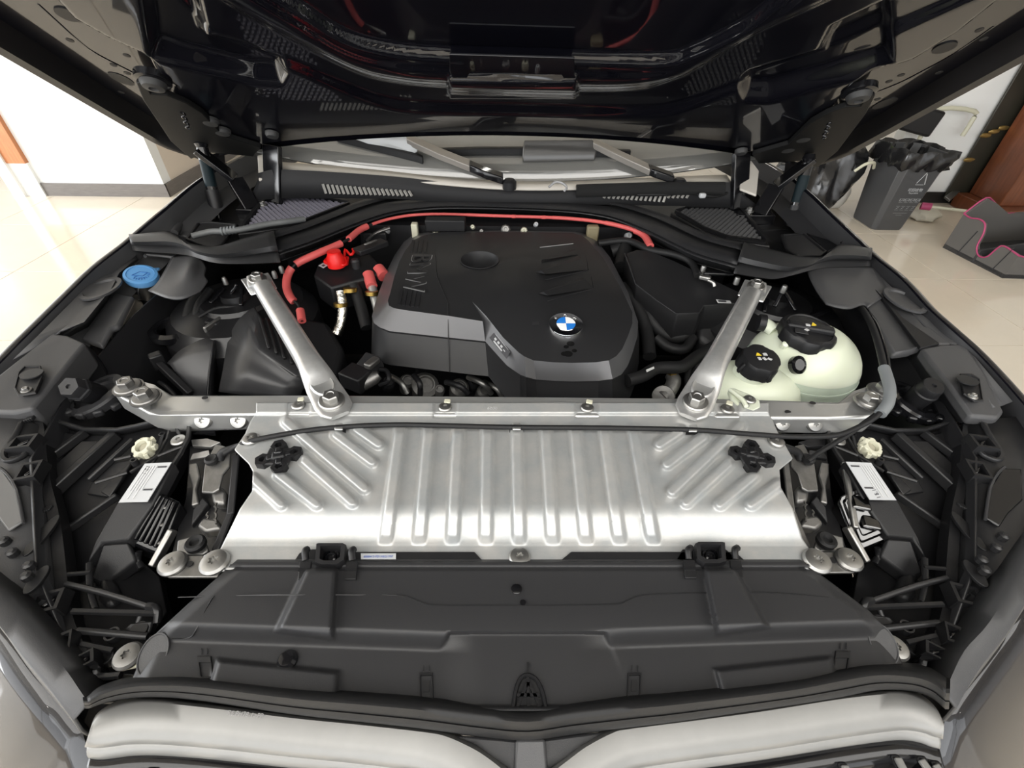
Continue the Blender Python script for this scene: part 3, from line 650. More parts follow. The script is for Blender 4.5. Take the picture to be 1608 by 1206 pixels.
SLT = mat('grey vent slat', (.30, .29, .27), .4)
for k in range(20):
    u = 507+7.1*k; v0 = 289+.56*k*1.0; v1 = v0+15-.35*k
    a, b_ = PY(u, v0, 1.268), PY(u+5, v1, 1.262); bar('vent_slat', a, b_, .0055, .004, SLT, cw, bevel=0)
for k in range(19):
    u = 948+7.2*k; v0 = 303+.0*k; v1 = v0+8+.5*k*(k < 14)
    a, b_ = PY(u+5, v0, 1.266), PY(u, v1, 1.260); bar('vent_slat', a, b_, .0055, .004, SLT, cw, bevel=0)
foam = thing('foam_strip', 'black foam sealing strip lying along the right cowl edge', 'seal', PY(1020, 295, 1.25))
tube('strip', [PY(u, v, 1.26) for u, v in ((905, 300), (1000, 297), (1070, 296), (1136, 296))], .016, mat('black foam', (.006, .006, .006), .95), foam, n=10)
# intake grilles either side
def grille(lab, poly, z, nu, nv, hi):
    g = thing('intake_grille', lab, 'grille', P(poly[0][0], poly[0][1], z))
    q = [P(u, v, z) for u, v in poly]
    c = sum(q, Vector())/len(q)
    prism('tray', [p+(p-c)*.10+Vector((0, 0, -.006)) for p in q], .02, K_DK, g, bevel=.003)
    n = len(q)
    v = [p+(p-c)*.09+Vector((0, 0, .004)) for p in q]+[p+Vector((0, 0, .004)) for p in q]+[p+Vector((0, 0, -.008)) for p in q]
    f = [[i, (i+1) % n, n+(i+1) % n, n+i] for i in range(n)]+[[n+i, n+(i+1) % n, 2*n+(i+1) % n, 2*n+i] for i in range(n)]
    mk('rim', v, f, K_PL, g, None)
    # cell lattice: one joined mesh of small raised cells
    xs = [p.x for p in q]; ys = [p.y for p in q]; V_, F_ = [], []
    pol = [(p.x, p.y) for p in q]; st = hi
    yy = min(ys); r_ = 0
    while yy < max(ys):
        xx = min(xs)+(st/2 if r_ % 2 else 0)
        while xx < max(xs):
            if sd(xx, yy, pol) < -st*.35:
                k = len(V_); w_ = st*.36
                V_ += [Vector((xx-w_, yy-st*.26, z-.004)), Vector((xx+w_, yy-st*.26, z-.004)), Vector((xx+w_*.8, yy+st*.10, z+.001)), Vector((xx-w_*.8, yy+st*.10, z+.001)), Vector((xx+w_, yy+st*.22, z-.004)), Vector((xx-w_, yy+st*.22, z-.004))]
                F_ += [[k, k+1, k+2, k+3], [k+3, k+2, k+4, k+5], [k, k+3, k+5], [k+1, k+4, k+2]]
            xx += st
        yy += st*.62; r_ += 1
    o_ = mk('mesh_cells', V_, F_, nu, g, None); o_['kind'] = 'stuff'
grille('dark mesh intake grille on the left of the bulkhead arch', [(419, 308), (506, 311), (549, 318), (475, 347), (381, 360)], 1.062, mat('mesh with painted violet highlights', (.13, .125, .155), .3), 0, .0135)  # violet grey cell colour paints highlights onto black mesh
grille('black mesh intake grille on the right of the bulkhead arch', [(1060, 331), (1082, 325), (1159, 325), (1203, 379), (1141, 371), (1107, 358)], 1.058, mat('black mesh', (.035, .035, .036), .4), 0, .0135)
# bulkhead arch
ar = thing('bulkhead_arch', 'broad black arched seal channel spanning the rear of the bay', 'seal channel', (0, 1.2, 1.04))
bk = [(424, 365), (475, 350), (520, 333), (560, 317), (600, 305), (640, 301), (700, 300), (790, 303), (880, 306), (930, 309), (975, 316), (1034, 333), (1108, 366), (1170, 383)]
ft = [(440, 408), (492, 390), (540, 370), (580, 355), (620, 343), (655, 337), (705, 333), (795, 334), (880, 338), (925, 343), (965, 352), (1018, 375), (1085, 408), (1152, 428)]
def mixp(t): return [(a[0]*(1-t)+c[0]*t, a[1]*(1-t)+c[1]*t) for a, c in zip(bk, ft)]
rws = []
for t, z in ((0, 1.060), (0.02, 1.068), (.12, 1.074), (.22, 1.070), (.27, 1.062), (.33, 1.062), (.38, 1.070), (.55, 1.072), (.72, 1.066), (.76, 1.060), (.80, 1.060), (.84, 1.058), (1.0, 1.030), (1.02, 1.02)):
    rws.append(spline([P(u, v, z) for u, v in mixp(t)], 5))
sheet('channel', rws, K_GR, ar, smooth=55, solid=.004)
sheet('under_lip', [[p+Vector((0, .004, -.002)) for p in rws[-2]], [p+Vector((0, .03, -.012)) for p in rws[-2]], [p+Vector((0, .035, -.05)) for p in rws[-2]]], K_PL, ar, solid=.003)
# end caps of the arch
K_EC = mat('arch cap plastic', (.030, .030, .031), .44, spec=.32)
def endcap(lab, back, front, zz):
    e = thing('arch_end_cap', lab, 'trim', P(back[0][0], back[0][1], 1.05))
    rw = []
    for t, z in zz:
        rw.append(spline([P(a[0]*(1-t)+c[0]*t, a[1]*(1-t)+c[1]*t, z) for a, c in zip(back, front)], 4))
    sheet('cover', rw, K_EC, e, smooth=45, solid=.004); return e
endcap('grey black trim end cap beside the blue washer cap', [(202, 369), (232, 366), (260, 364), (278, 370), (294, 381), (335, 388), (380, 377), (430, 363)], [(208, 393), (236, 396), (270, 398), (300, 402), (325, 410), (350, 414), (395, 414), (440, 412)], ((-.06, 1.05), (0, 1.084), (.15, 1.090), (.45, 1.088), (.62, 1.078), (.66, 1.068), (1.0, 1.060), (1.03, 1.045)))
endcap('black trim end cap on the arch beside the recycling bin side', [(1168, 381), (1201, 391), (1253, 403), (1290, 404), (1306, 392), (1320, 385), (1345, 386), (1370, 391)], [(1152, 429), (1180, 434), (1215, 438), (1245, 432), (1275, 424), (1300, 420), (1335, 419), (1367, 418)], ((-.06, 1.04), (0, 1.078), (.15, 1.084), (.45, 1.082), (.62, 1.072), (.66, 1.062), (1.0, 1.056), (1.03, 1.04)))
# flat service tray with raised rim behind each end cap
for s, q, lab in ((-1, ((294, 376), (312, 352), (330, 350), (372, 354), (346, 386), (330, 390)), 'black plastic tray behind the left arch end cap, at the strut foot'), (1, ((1228, 370), (1262, 368), (1296, 396), (1286, 403), (1252, 402), (1236, 392)), 'black plastic tray behind the right arch end cap, at the strut foot')):
    t_ = thing('service_tray', lab, 'tray', P(q[0][0], q[0][1], 1.05))
    pts = [P(u, v, 1.058) for u, v in q]; prism('pan', pts, .006, K_GR, t_, bevel=.001)
    tube('rim', pts+[pts[0]], .004, K_PL, t_, n=6, res=1)
# upper wing channel plates between strut and fender edge
for s, q, lab in ((-1, ((312, 292), (328, 330), (300, 372), (262, 366), (228, 364), (262, 334)), 'grey black wing channel plate at the rear left fender'), (1, ((1268, 318), (1302, 344), (1345, 386), (1318, 384), (1300, 396), (1262, 362), (1252, 330)), 'glossy black wing channel plate at the rear right fender')):
    w_ = thing('wing_channel', lab, 'trim', P(q[0][0], q[0][1], 1.06))
    pts = [P(u, v, 1.052) for u, v in q]; prism('plate', pts, .008, K_TR if s < 0 else K_GL, w_, bevel=.002)
    a, b_ = (P(q[0][0], q[0][1]+12, 1.06), P(q[3][0]+12, q[3][1], 1.06)) if s < 0 else (P(1276, 330, 1.06), P(1326, 382, 1.06))
    tube('bead', [a, b_], .008, K_TR if s < 0 else K_GL, w_, n=8, res=1)
    m_ = a.lerp(b_, .62)+Vector((s*.028, 0, 0)); lathe('oval_recess', [(.022, 0), (.022, .003), (.017, .003), (.016, -.001)], m_+Vector((0, 0, -.006)), K_DK, w_, n=20, sy=1.7)

# ================================================================== WING TRIMS
def patch(nm, poly, m, par, th=.012, bevel=.005, seg=3): return prism(nm, [P(*q) for q in poly], th, m, par, bevel=bevel, seg=seg)
wl = thing('wing_trim', 'grey black plastic wing trim around the blue washer cap', 'trim', (-.77, .8, 1.0))
sheet('outer_channel', [PL((204, 388, 1.05), (170, 418, 1.045), (118, 470, 1.04), (60, 528, 1.035), (20, 566, 1.03)), PL((214, 400, 1.04), (180, 428, 1.035), (148, 466, 1.03), (108, 512, 1.028), (70, 540, 1.025)), PL((214, 406, 1.045), (186, 430, 1.04), (173, 455, 1.038), (131, 506, 1.036), (95, 523, 1.034)), PL((219, 410, 1.02), (190, 434, 1.02), (178, 458, 1.01), (136, 512, 1.005), (104, 528, 1.005))], K_TR, wl, smooth=50, solid=.003)
lathe('oval_recess', [(.03, .002), (.03, .006), (.024, .006), (.021, -.004), (.001, -.006)], P(160, 456, 1.036), K_TR, wl, n=28, sy=1.5)
patch('front_block', ((81, 523, 1.034), (104, 525, 1.034), (134, 538, 1.03), (50, 641, 1.012), (20, 648, 1.01), (-20, 648, 1.01), (-20, 600, 1.03), (40, 556, 1.034)), K_TR, wl, .05)
patch('block_flank', ((134, 538, 1.027), (150, 552, 1.0), (164, 575, .98), (100, 622, .975), (60, 645, .98), (50, 642, 1.008)), K_PL, wl, .02)
hole = [P(*q) for q in ((40, 575, 1.03), (65, 575, 1.03), (69, 592, 1.027), (57, 619, 1.022), (30, 624, 1.022), (23, 612, 1.023), (30, 585, 1.028))]
c_ = sum(hole, Vector())/len(hole)
rings('recess', [[c_+(p-c_)*k+Vector((0, 0, dz)) for p in hole] for k, dz in ((1.0, .001), (.96, .003), (.88, .003), (.80, -.006), (.3, -.007))], K_PL, wl, smooth=30)
lathe('hole', [(.016, 0), (.016, .002), (.012, .002)], P(50, 588, 1.0305), K_DK, wl, n=20, sy=.8); bolt(wl, P(42, 613, 1.025), .007, kind='hex', m=ZND)
patch('inner_ledge', ((180, 459, 1.02), (210, 465, 1.02), (186, 511, 1.012), (175, 515, 1.012), (159, 543, 1.005), (127, 531, 1.005)), K_TR, wl, .012)
patch('ledge_flank', ((210, 465, 1.018), (222, 472, .98), (208, 520, .94), (222, 552, .93), (214, 566, .93), (176, 545, .981), (175, 515, 1.008), (186, 511, 1.01)), K_PL, wl, .01)
bar('rib', P(203, 500, .99), P(215, 548, .94), .006, .01, K_PL, wl); bar('rib', P(178, 516, 1.0), P(213, 553, .93), .006, .01, K_PL, wl)
patch('washer_well', ((229, 401, 1.02), (268, 406, 1.02), (252, 446, 1.0), (234, 459, 1.0), (181, 460, .998), (186, 432, 1.005), (213, 408, 1.015)), K_PL, wl, .02)
tube('well_edge', PL((228, 403, 1.047), (231, 400, 1.047), (269, 404, 1.047), (271, 407, 1.047), (252, 442, 1.046)), .003, K_TR, wl, res=2)
rw = [PL((271, 405, 1.046), (264, 420, 1.046), (248, 446, 1.045), (234, 458, 1.040)), PL((290, 402, 1.050), (282, 424, 1.052), (272, 448, 1.050), (262, 469, 1.042)), PL((304, 401, 1.052), (298, 420, 1.064), (292, 446, 1.052), (284, 471, 1.041)), PL((314, 406, 1.052), (312, 424, 1.052), (308, 446, 1.048), (302, 465, 1.040)), PL((324, 422, 1.045), (321, 436, 1.045), (326, 443, 1.042), (314, 459, 1.038))]
sheet("bracket_sheet", [spline(r_, 4) for r_ in zip(*[spline(c__, 4) for c__ in zip(*rw)])], K_TR, wl, smooth=60, solid=.003)
# washer cap
wc = thing('washer_filler_cap', 'light blue screen washer filler cap with embossed symbol', 'cap', P(222, 440, 1.02))
cc = P(222, 434, 1.032); wn = Vector((.25, -.25, 1)).normalized()
lathe('neck', [(.022, -.05), (.022, -.006)], cc, K_PL, wc, nrm=wn)
lathe('lid', [(.024, -.008), (.0285, -.006), (.0295, 0), (.028, .006), (.023, .0075), (.0225, .006), (.020, .006), (.002, .0065)], cc, BLU, wc, nrm=wn, n=36, sx=1.08, sy=1.0)
lx, ly, lz = frame(wn)
for k in range(9):
    a = -1.9+k*.30; bar('symbol', cc+lz*.0068+lx*.013*math.cos(a)+ly*.013*math.sin(a), cc+lz*.0068+lx*.017*math.cos(a)+ly*.017*math.sin(a), .0016, .0008, BLD, wc, bevel=0)
for a0, a1 in (((-.012, -.008), (-.004, .006)), ((-.004, .006), (.010, .008)), ((.010, .008), (.006, -.004)), ((.006, -.004), (-.012, -.008)), ((-.006, -.012), (.0, -.004)), ((.002, -.012), (.012, -.006))):
    bar('symbol', cc+lz*.0068+lx*a0[0]+ly*a0[1], cc+lz*.0068+lx*a1[0]+ly*a1[1], .0016, .0008, BLD, wc, bevel=0)
tube('tether', [cc+Vector((.004, -.02, -.01)), cc+Vector((.0, -.028, -.02)), cc+Vector((-.002, -.03, -.035))], .002, K_PL, wc, n=6)
box('tab', cc+lx*.012+ly*.028-lz*.002, (.018, .012, .005), BLU, wc, rz=.1)

wr = thing('wing_trim', 'grey black plastic wing trim beside the coolant tank', 'trim', (.77, .8, 1.0))
rw = [PL((1266, 424, 1.044), (1272, 440, 1.044), (1284, 462, 1.042), (1297, 479, 1.04)), PL((1284, 418, 1.05), (1294, 440, 1.050), (1304, 462, 1.044), (1314, 484, 1.040)), PL((1316, 418, 1.052), (1322, 440, 1.048), (1330, 462, 1.044), (1334, 486, 1.04)), PL((1345, 418, 1.052), (1352, 440, 1.046), (1358, 460, 1.042), (1354, 480, 1.04)), PL((1372, 420, 1.052), (1384, 440, 1.046), (1392, 462, 1.042), (1362, 484, 1.04))]
sheet("bracket_sheet", [spline(r_, 4) for r_ in zip(*[spline(c__, 4) for c__ in zip(*rw)])], K_TR, wr, smooth=60, solid=.003)
patch('main_panel', ((1372, 420, 1.05), (1384, 432, 1.05), (1440, 487, 1.044), (1516, 540, 1.036), (1478, 541, 1.034), (1446, 546, 1.03), (1428, 553, 1.022), (1404, 556, 1.02), (1388, 530, 1.026), (1360, 484, 1.036)), K_TR, wr, .014)
patch('recess_wedge', ((1375, 454, 1.047), (1420, 500, 1.044), (1476, 539, 1.038), (1446, 546, 1.036), (1412, 502, 1.041)), K_PL, wr, .006, bevel=.001)
sheet('outer_channel', [PL((1368, 412, 1.05), (1412, 446, 1.045), (1470, 508, 1.04), (1530, 560, 1.032), (1590, 630, 1.015)), PL((1374, 420, 1.04), (1416, 458, 1.036), (1466, 512, 1.03), (1520, 562, 1.024), (1576, 636, 1.01)), PL((1376, 426, 1.048), (1412, 468, 1.044), (1452, 510, 1.04), (1512, 552, 1.034), (1560, 640, 1.014))], K_TR, wr, smooth=50, solid=.003)
lathe('oval_recess', [(.03, .002), (.03, .006), (.024, .006), (.021, -.004), (.001, -.006)], P(1419, 474, 1.046), K_TR, wr, n=28, sy=1.6)
patch('front_block', ((1446, 546, 1.032), (1480, 540, 1.036), (1516, 539, 1.036), (1546, 584, 1.03), (1578, 646, 1.012), (1569, 657, 1.008), (1525, 653, 1.008), (1486, 598, 1.022), (1460, 566, 1.028)), K_TR, wr, .02)
patch('block_flank', ((1446, 546, 1.03), (1460, 566, 1.026), (1486, 598, 1.02), (1525, 653, 1.006), (1500, 648, .985), (1482, 634, .975), (1462, 606, .98), (1432, 556, 1.0)), K_PL, wr, .02)
hole = [P(*q) for q in ((1506, 588, 1.028), (1524, 588, 1.03), (1537, 596, 1.028), (1543, 632, 1.02), (1530, 632, 1.02), (1512, 620, 1.022))]
c_ = sum(hole, Vector())/len(hole)
rings('recess', [[c_+(p-c_)*k+Vector((0, 0, dz)) for p in hole] for k, dz in ((1.0, .001), (.96, .003), (.88, .003), (.80, -.006), (.3, -.007))], K_PL, wr, smooth=30)
lathe('hole', [(.016, 0), (.016, .002), (.012, .002)], P(1519, 598, 1.0305), K_DK, wr, n=20, sy=.8); bolt(wr, P(1527, 623, 1.026), .007, kind='hex', m=ZNC)
patch('clip_arm', ((1357, 484, 1.03), (1368, 482, 1.03), (1402, 530, 1.0), (1404, 548, .99), (1380, 556, .99), (1384, 534, 1.0)), K_PL, wr, .014)

# ================================================================== ALUMINIUM BEAM AND COVER PLATE
bm_ = thing('aluminium_crossmember', 'bright aluminium crossmember beam with bolted angled ends', 'crossmember', (0, .55, .95))
prism('beam', [P(*q) for q in ((176, 616, 1.018), (215, 593, 1.02), (244, 606, 1.012), (269, 619, 1.0), (497, 619.5, 1.0), (812, 622, 1.0), (1135, 625, 1.0), (1316, 630, 1.0), (1340, 616, 1.012), (1366, 603, 1.02), (1387, 608, 1.02), (1405, 623, 1.018), (1371, 655, 1.004), (1300, 657, 1.0), (1212, 656, 1.0), (812, 653, 1.0), (396, 650, 1.0), (250, 650, 1.0), (232, 648, 1.003))], .035, ALU, bm_, bevel=.004, seg=3)
for u, v in ((202, 608), (229, 624)): bolt(bm_, P(u, v, 1.019), .0185, kind='hex', m=ZND, nrm=(.0, -.05, 1)); lathe('washer', [(.021, -.001), (.021, .002)], P(u, v+1, 1.018), ZND, bm_)
for u, v in ((1384, 614), (1364, 630)): bolt(bm_, P(u, v, 1.018), .0175, kind='hex', m=ZNC); lathe('washer', [(.021, -.001), (.021, .002)], P(u, v+1, 1.017), ZNC, bm_)
for u, v in ((322, 625), (1237, 647), (1276, 633)): lathe('drill_hole', [(.0035, 0), (.0035, .001)], P(u, v, 1.0), K_DK, bm_, n=10, sx=1.4)
for u, v in ((320, 660), (376, 660), (1227, 664), (1278, 665)): bolt(bm_, P(u, v, .985), .0135, nrm=(0, -.75, .66), m=ZNC)
prism('hanger_plate', [P(*q) for q in ((306, 652, .985), (334, 652, .985), (338, 682, .955), (302, 680, .955))], .004, K_GL, bm_); prism('hanger_plate', [P(*q) for q in ((1262, 656, .985), (1294, 656, .985), (1296, 686, .955), (1262, 684, .955))], .004, K_GL, bm_)

cp = thing('radiator_cover_plate', 'ribbed silver aluminium cover plate bolted in front of the crossmember', 'cover plate', (0, .4, .95))
pl_l = [(402, 622), (402, 648), (393, 662), (385, 681), (368, 706), (390, 727), (397, 740), (396, 771), (377, 799), (359, 836), (340, 874), (328, 896)]
pl_r = [(1207, 622), (1207, 648), (1214, 662), (1221, 678), (1245, 720), (1224, 737), (1226, 765), (1245, 799), (1260, 846), (1276, 870), (1292, 896)]
VR = [((629+45.6*k-(5 if k > 4 else 0)*0, 668), (605+52.6*k, 852)) for k in range(9)]
DR = [((450, 662), (572, 766)), ((528, 682), (584, 724)), ((560, 672), (594, 696)), ((478, 722), (553, 788)), ((438, 745), (497, 791)), ((398, 752), (441, 791)),
      ((1163, 668), (1056, 771)), ((1104, 686), (1048, 728)), ((1068, 676), (1036, 697)), ((1148, 724), (1078, 788)), ((1184, 747), (1131, 791)), ((1222, 760), (1180, 791))]
def zplate(u, v):
    if v < 656: z = 1.0055-.0055*ss(646, 654, v)
    elif v < 790: z = 1.0
    else: z = 1.0-.021*ss(-.10, 1.10, (v-796)/60)
    if v > 856: z = .979
    r = 0
    for a, b_ in VR:
        if a[1]-8 < v < b_[1]+8:
            t = (v-a[1])/(b_[1]-a[1]); t = max(0, min(1, t)); x = a[0]+(b_[0]-a[0])*t
            d = abs(u-x)
            if d < 17: r = max(r, (1-ss(6.5, 12.5, d))*ss(-6, 14, v-a[1])*(1-ss(-14, 6, v-b_[1])))
    for a, b_ in DR:
        d, t = segd(u, v, a, b_)
        if d < 15: r = max(r, (1-ss(5, 11.5, d)))
    # pads round the clips and fasteners
    for cx_, cy_, rr in ((438, 716, 34), (1181, 715, 34)):
        d = math.hypot(u-cx_, (v-cy_)*1.25)
        if d < rr+6: r *= ss(rr-6, rr+4, d)
    z += .0105*r
    for cx_, w_ in ((469, 20), (699, 20), (922, 20), (1142, 20)):
        if abs(u-cx_) < w_ and v < 656: z -= .004*(1-ss(w_-5, w_, abs(u-cx_)))
    return z
plate = field('pressed_sheet', pl_l, pl_r, 632, 894, 150, 330, 1.0, zplate, ALB, cp, solid=.003, smooth=80)
for u, v in ((469, 637), (699, 640), (922, 641), (1142, 643)):
    bolt(cp, P(u, v, 1.003), .0105, m=ZNC); bar('tab', P(u+3, v-7, 1.007), P(u+4, v-13, 1.007), .010, .003, WHP, cp)
for u, v in ((394, 690), (1219, 694)): bolt(cp, P(u, v, 1.002), .0115, m=ZNC)
for u, v in ((338, 884), (1282, 882), (816, 876)): bolt(cp, P(u, v, .980), .0165 if u != 816 else .013, m=ZNC)
for q in (((318, 872, .981), (334, 864, .981), (356, 872, .981), (352, 896, .981), (322, 898, .981)), ((1262, 872, .981), (1280, 862, .981), (1298, 878, .981), (1300, 896, .981), (1270, 892, .981))): prism('corner_lug', [P(*a) for a in q], .004, ALB, cp, bevel=.002)
for pts in (((553, 866), (745, 866), (758, 880), (545, 880)), ((897, 866), (1155, 866), (1170, 880), (880, 880)), ((470, 868), (490, 862), (548, 862), (556, 880), (462, 880)), ((1072, 862), (1140, 862), (1160, 880), (1060, 880))):
    prism('air_slot', [P(u, v, .9820) for u, v in pts], .004, K_DK, cp, bevel=.001)
quadpatch('part_sticker', [P(*q) for q in ((567, 870, .9825), (622, 870, .9825), (622, 879, .9825), (567, 879, .9825))], WHT, cp, lift=.001)
text('sticker_text', '6000413-FD1X6G1Y07', P(594, 874, .985), (1, 0, 0), (0, -.2, 1), .0036, mat('blue print', (.06, .12, .4), .5), cp, depth=.0003)
text('stamped_text', '6200', P(773, 641, 1.0065), (1, 0, 0), (0, 0, 1), .008, INKG, cp, depth=.0003)
# cable hooks
for u, v in ((531, 671), (811, 671), (1088, 674)):
    prism('hook_slot', [P(a, b_, 1.0025) for a, b_ in ((u-11, v-1), (u+12, v-1), (u+12, v+8), (u-11, v+8))], .002, K_DK, cp, bevel=.0005)
    q = [P(u-6, v-7, 1.012), P(u+7, v-7, 1.012), P(u+7, v+3, 1.016), P(u-6, v+3, 1.016)]
    prism('cable_hook', q, .003, ALU, cp, bevel=.001)
# black lattice clips
for u0, v0, s in ((438, 716, 1), (1181, 715, -1)):
    lc = thing('lattice_clip', 'black lattice shaped plastic clip on the %s of the ribbed plate' % ('washer side' if s > 0 else 'coolant side'), 'clip', P(u0, v0, 1.0))
    c0 = P(u0, v0, 1.008)
    for k in range(4):
        a = math.radians(20+90*k)*s
        d_ = Vector((math.cos(a), math.sin(a), 0)); n_ = Vector((-d_.y, d_.x, 0)); e_ = c0+d_*.020
        pts = [e_+d_*.010*math.cos(t)+n_*.0095*math.sin(t) for t in [math.pi/6+math.pi/3*i for i in range(6)]]
        ce = sum(pts, Vector())/6
        rings('ring', [[ce+(p-ce)*k_+Vector((0, 0, dz)) for p in pts] for k_, dz in ((1.1, -.008), (1.1, .002), (.55, .002), (.5, -.006))], K_PL, lc, False, False, smooth=20)
        bar('spoke', c0, c0+d_*.016, .009, .006, K_PL, lc)
    box('core', c0+Vector((0, 0, .001)), (.018, .014, .008), K_PL, lc, rz=.3*s)
    bar('pin', c0+Vector((-.005, 0, .006)), c0+Vector((.005, .002, .006)), .004, .004, K_GL, lc)
    bar('skirt', c0+Vector((-.018, 0, -.001)), c0+Vector((.018, 0, -.001)), .030, .004, K_DK, lc)

# ================================================================== STRUT BRACES
def brace(lab, rear, front, zr, zf_):
    A, B = P(*rear, zr), P(*front, zf_); t = thing('strut_brace', lab, 'brace', B)
    d = (B-A).normalized(); s_ = d.cross(Vector((0, 0, 1))).normalized(); n_ = s_.cross(d); rs = []
    L_ = (B-A).length; N = 16
    for f_, w, h, o_ in ((-.025/L_, .015, .003, -.004), (.0, .021, .004, -.004), (.04, .022, .005, -.004), (.085, .018, .013, .004), (.12, .0175, .0165, .006), (.5, .0185, .0175, .008), (.72, .019, .018, .008), (.78, .020, .018, .008), (.86, .024, .011, .004), (.90, .0255, .006, -.002), (1.0, .027, .0045, -.004), (1.0+.018/L_, .025, .0045, -.004), (1.0+.03/L_, .014, .004, -.004)):
        p = A+d*L_*f_+n_*o_
        rs.append([p+s_*w*math.copysign(abs(math.cos(a))**.75, math.cos(a))+n_*h*math.copysign(abs(math.sin(a))**.75, math.sin(a)) for a in [2*math.pi*k/N for k in range(N)]])
    rings('tube', rs, ALC, t, smooth=50)
    rings('pressed_end', [[A+d*L_*f_+n_*(.0005+o2)+s_*w*math.cos(a)+d*ww*math.sin(a) for a in [2*math.pi*k/16 for k in range(16)]] for f_, o2, w, ww in ((.90, .004, .018, .028), (.90, .0065, .016, .026), (.90, .0045, .012, .021))], ALU, t, smooth=40)
    bolt(t, A+n_*.0005, .0165, kind='hex', m=ZNC, nrm=n_); bolt(t, B+n_*.0005, .0195, kind='hex', m=ZNC, nrm=n_)
    prism('foot_plate', [A+s_*a+d*b_-n_*.008 for a, b_ in ((-.026, -.03), (.026, -.03), (.024, .03), (-.024, .03))], .004, ALC, t)
    return t
brace('silver tubular strut brace on the left, over the air filter box', (405, 439), (521, 630), 1.062, 1.016)
brace('silver tubular strut brace on the right, beside the coolant tank', (1187, 450), (1092, 632), 1.062, 1.016)

# ================================================================== ENGINE COVER
ec = thing('engine_cover', 'charcoal plastic engine cover with blue and white roundel badge', 'engine cover', P(800, 500, .9))
T = [(684, 366, 1.035), (664, 370, 1.035), (648, 378, 1.034), (636, 394, 1.032), (627, 411, 1.030), (619, 435, 1.027), (613, 459, 1.024), (609, 472, 1.022), (611, 480, 1.020), (619, 484, 1.019), (636, 487, 1.018), (704, 496, 1.016), (758, 504.5, 1.014), (742, 474, 1.021), (764, 497, 1.015), (790, 530, 1.004), (815, 554, .998), (824, 560, .997), (838, 566, .996), (870, 569, .995), (899, 570, .995), (935, 569, .995), (956, 566, .996), (968, 559, .998), (977, 548, 1.001), (986, 528, 1.007), (993, 508, 1.012), (993, 490, 1.016), (974, 450, 1.024), (947, 405, 1.030), (924, 378, 1.034), (914, 370, 1.035), (900, 366, 1.035), (790, 364, 1.036)]
Bn = [(676, 362, 1.01), (652, 366, 1.008), (634, 380, 1.005), (620, 400, 1.002), (608, 424, 1.0), (596, 456, .995), (588, 480, .992), (584, 497, .990), (587, 507, .987), (596, 514, .985), (612, 520, .984), (704, 530, .981), (762, 536, .980), (762.5, 536.5, .980), (768, 543, .978), (796, 574, .968), (816, 588, .963), (826, 592, .9825), (842, 596, .961), (872, 598, .961), (899, 599, .961), (940, 598, .961), (962, 595, .9825), (976, 588, .964), (986, 574, .968), (994, 552, .975), (1001, 528, .982), (1002, 505, .988), (986, 458, 1.0), (958, 404, 1.006), (934, 374, 1.01), (922, 366, 1.01), (904, 361, 1.01), (790, 359, 1.012)]
Sk = [(676, 366, .95), (650, 372, .95), (632, 388, .95), (618, 410, .95), (606, 436, .948), (593, 480, .94), (586, 525, .93), (583, 557, .925), (586, 563, .925), (595, 568, .925), (612, 573, .925), (706, 584, .925), (767, 591, .925), (768, 592, .925), (774, 600, .92), (800, 632, .905), (818, 648, .895), (828, 652, .895), (845, 655, .893), (872, 657, .893), (899, 657, .893), (940, 656, .893), (962, 652, .895), (978, 644, .895), (988, 628, .90), (997, 604, .91), (1003, 570, .925), (1004, 530, .94), (988, 470, .95), (960, 412, .95), (936, 380, .95), (922, 372, .95), (904, 366, .95), (790, 364, .95)]
t3, b3, s3 = PL(*T), PL(*Bn), PL(*Sk)
n = len(T)
# top: constrained triangulation with interior ridge points; opening for the filler well
IN = [(700, 440, 1.034), (686, 435, 1.036), (683, 400, 1.037), (704, 476, 1.020), (806, 380, 1.040), (815, 405, 1.044), (808, 445, 1.040), (812, 465, 1.036), (828, 508, 1.020), (824, 450, 1.041), (870, 470, 1.033), (930, 480, 1.028), (860, 540, 1.008), (930, 530, 1.012), (905, 420, 1.036), (780, 440, 1.033), (760, 455, 1.028)]
wc_, wrx, wry = (753, 409), 31, 14
wz = 1.038
well = [P(wc_[0]+wrx*math.cos(2*math.pi*k/28), wc_[1]+wry*math.sin(2*math.pi*k/28), wz) for k in range(28)]
pts3 = list(t3)+well+PL(*IN)
edges = [(i, (i+1) % n) for i in range(n)]+[(n+i, n+(i+1) % 28) for i in range(28)]
vc = [Vector((p.x, p.y)) for p in pts3]
ov, oe, of, iv, ie, if_ = delaunay_2d_cdt(vc, edges, [], 0, 1e-6)
zz = [pts3[i[0]].z if i else 1.02 for i in iv]
tv = [Vector((p.x, p.y, z)) for p, z in zip(ov, zz)]
tp = [(p.x, p.y) for p in t3]; wp = [(p.x, p.y) for p in well]; tf = []
for f_ in of:
    c = sum((ov[i] for i in f_), Vector((0, 0)))/len(f_)
    if inpoly(c.x, c.y, tp) and not inpoly(c.x, c.y, wp): tf.append(list(f_))
mk('top', tv, tf, K_CV, ec, smooth=24)
from mathutils.bvhtree import BVHTree
COVER = BVHTree.FromPolygons([tuple(p) for p in tv], tf)
def on_cover(u, v, lift=.0008):
    h = COVER.ray_cast(EYE, ray(u, v).normalized())
    return (h[0] if h[0] else P(u, v, 1.02))+Vector((0, 0, lift))
rings('band', [t3, b3], K_CB, ec, False, False, smooth=48)
rings('skirt', [b3, [p+Vector((0, 0, -.004)) for p in b3], s3], K_CV, ec, False, False, smooth=28)
wcen = sum(well, Vector())/28
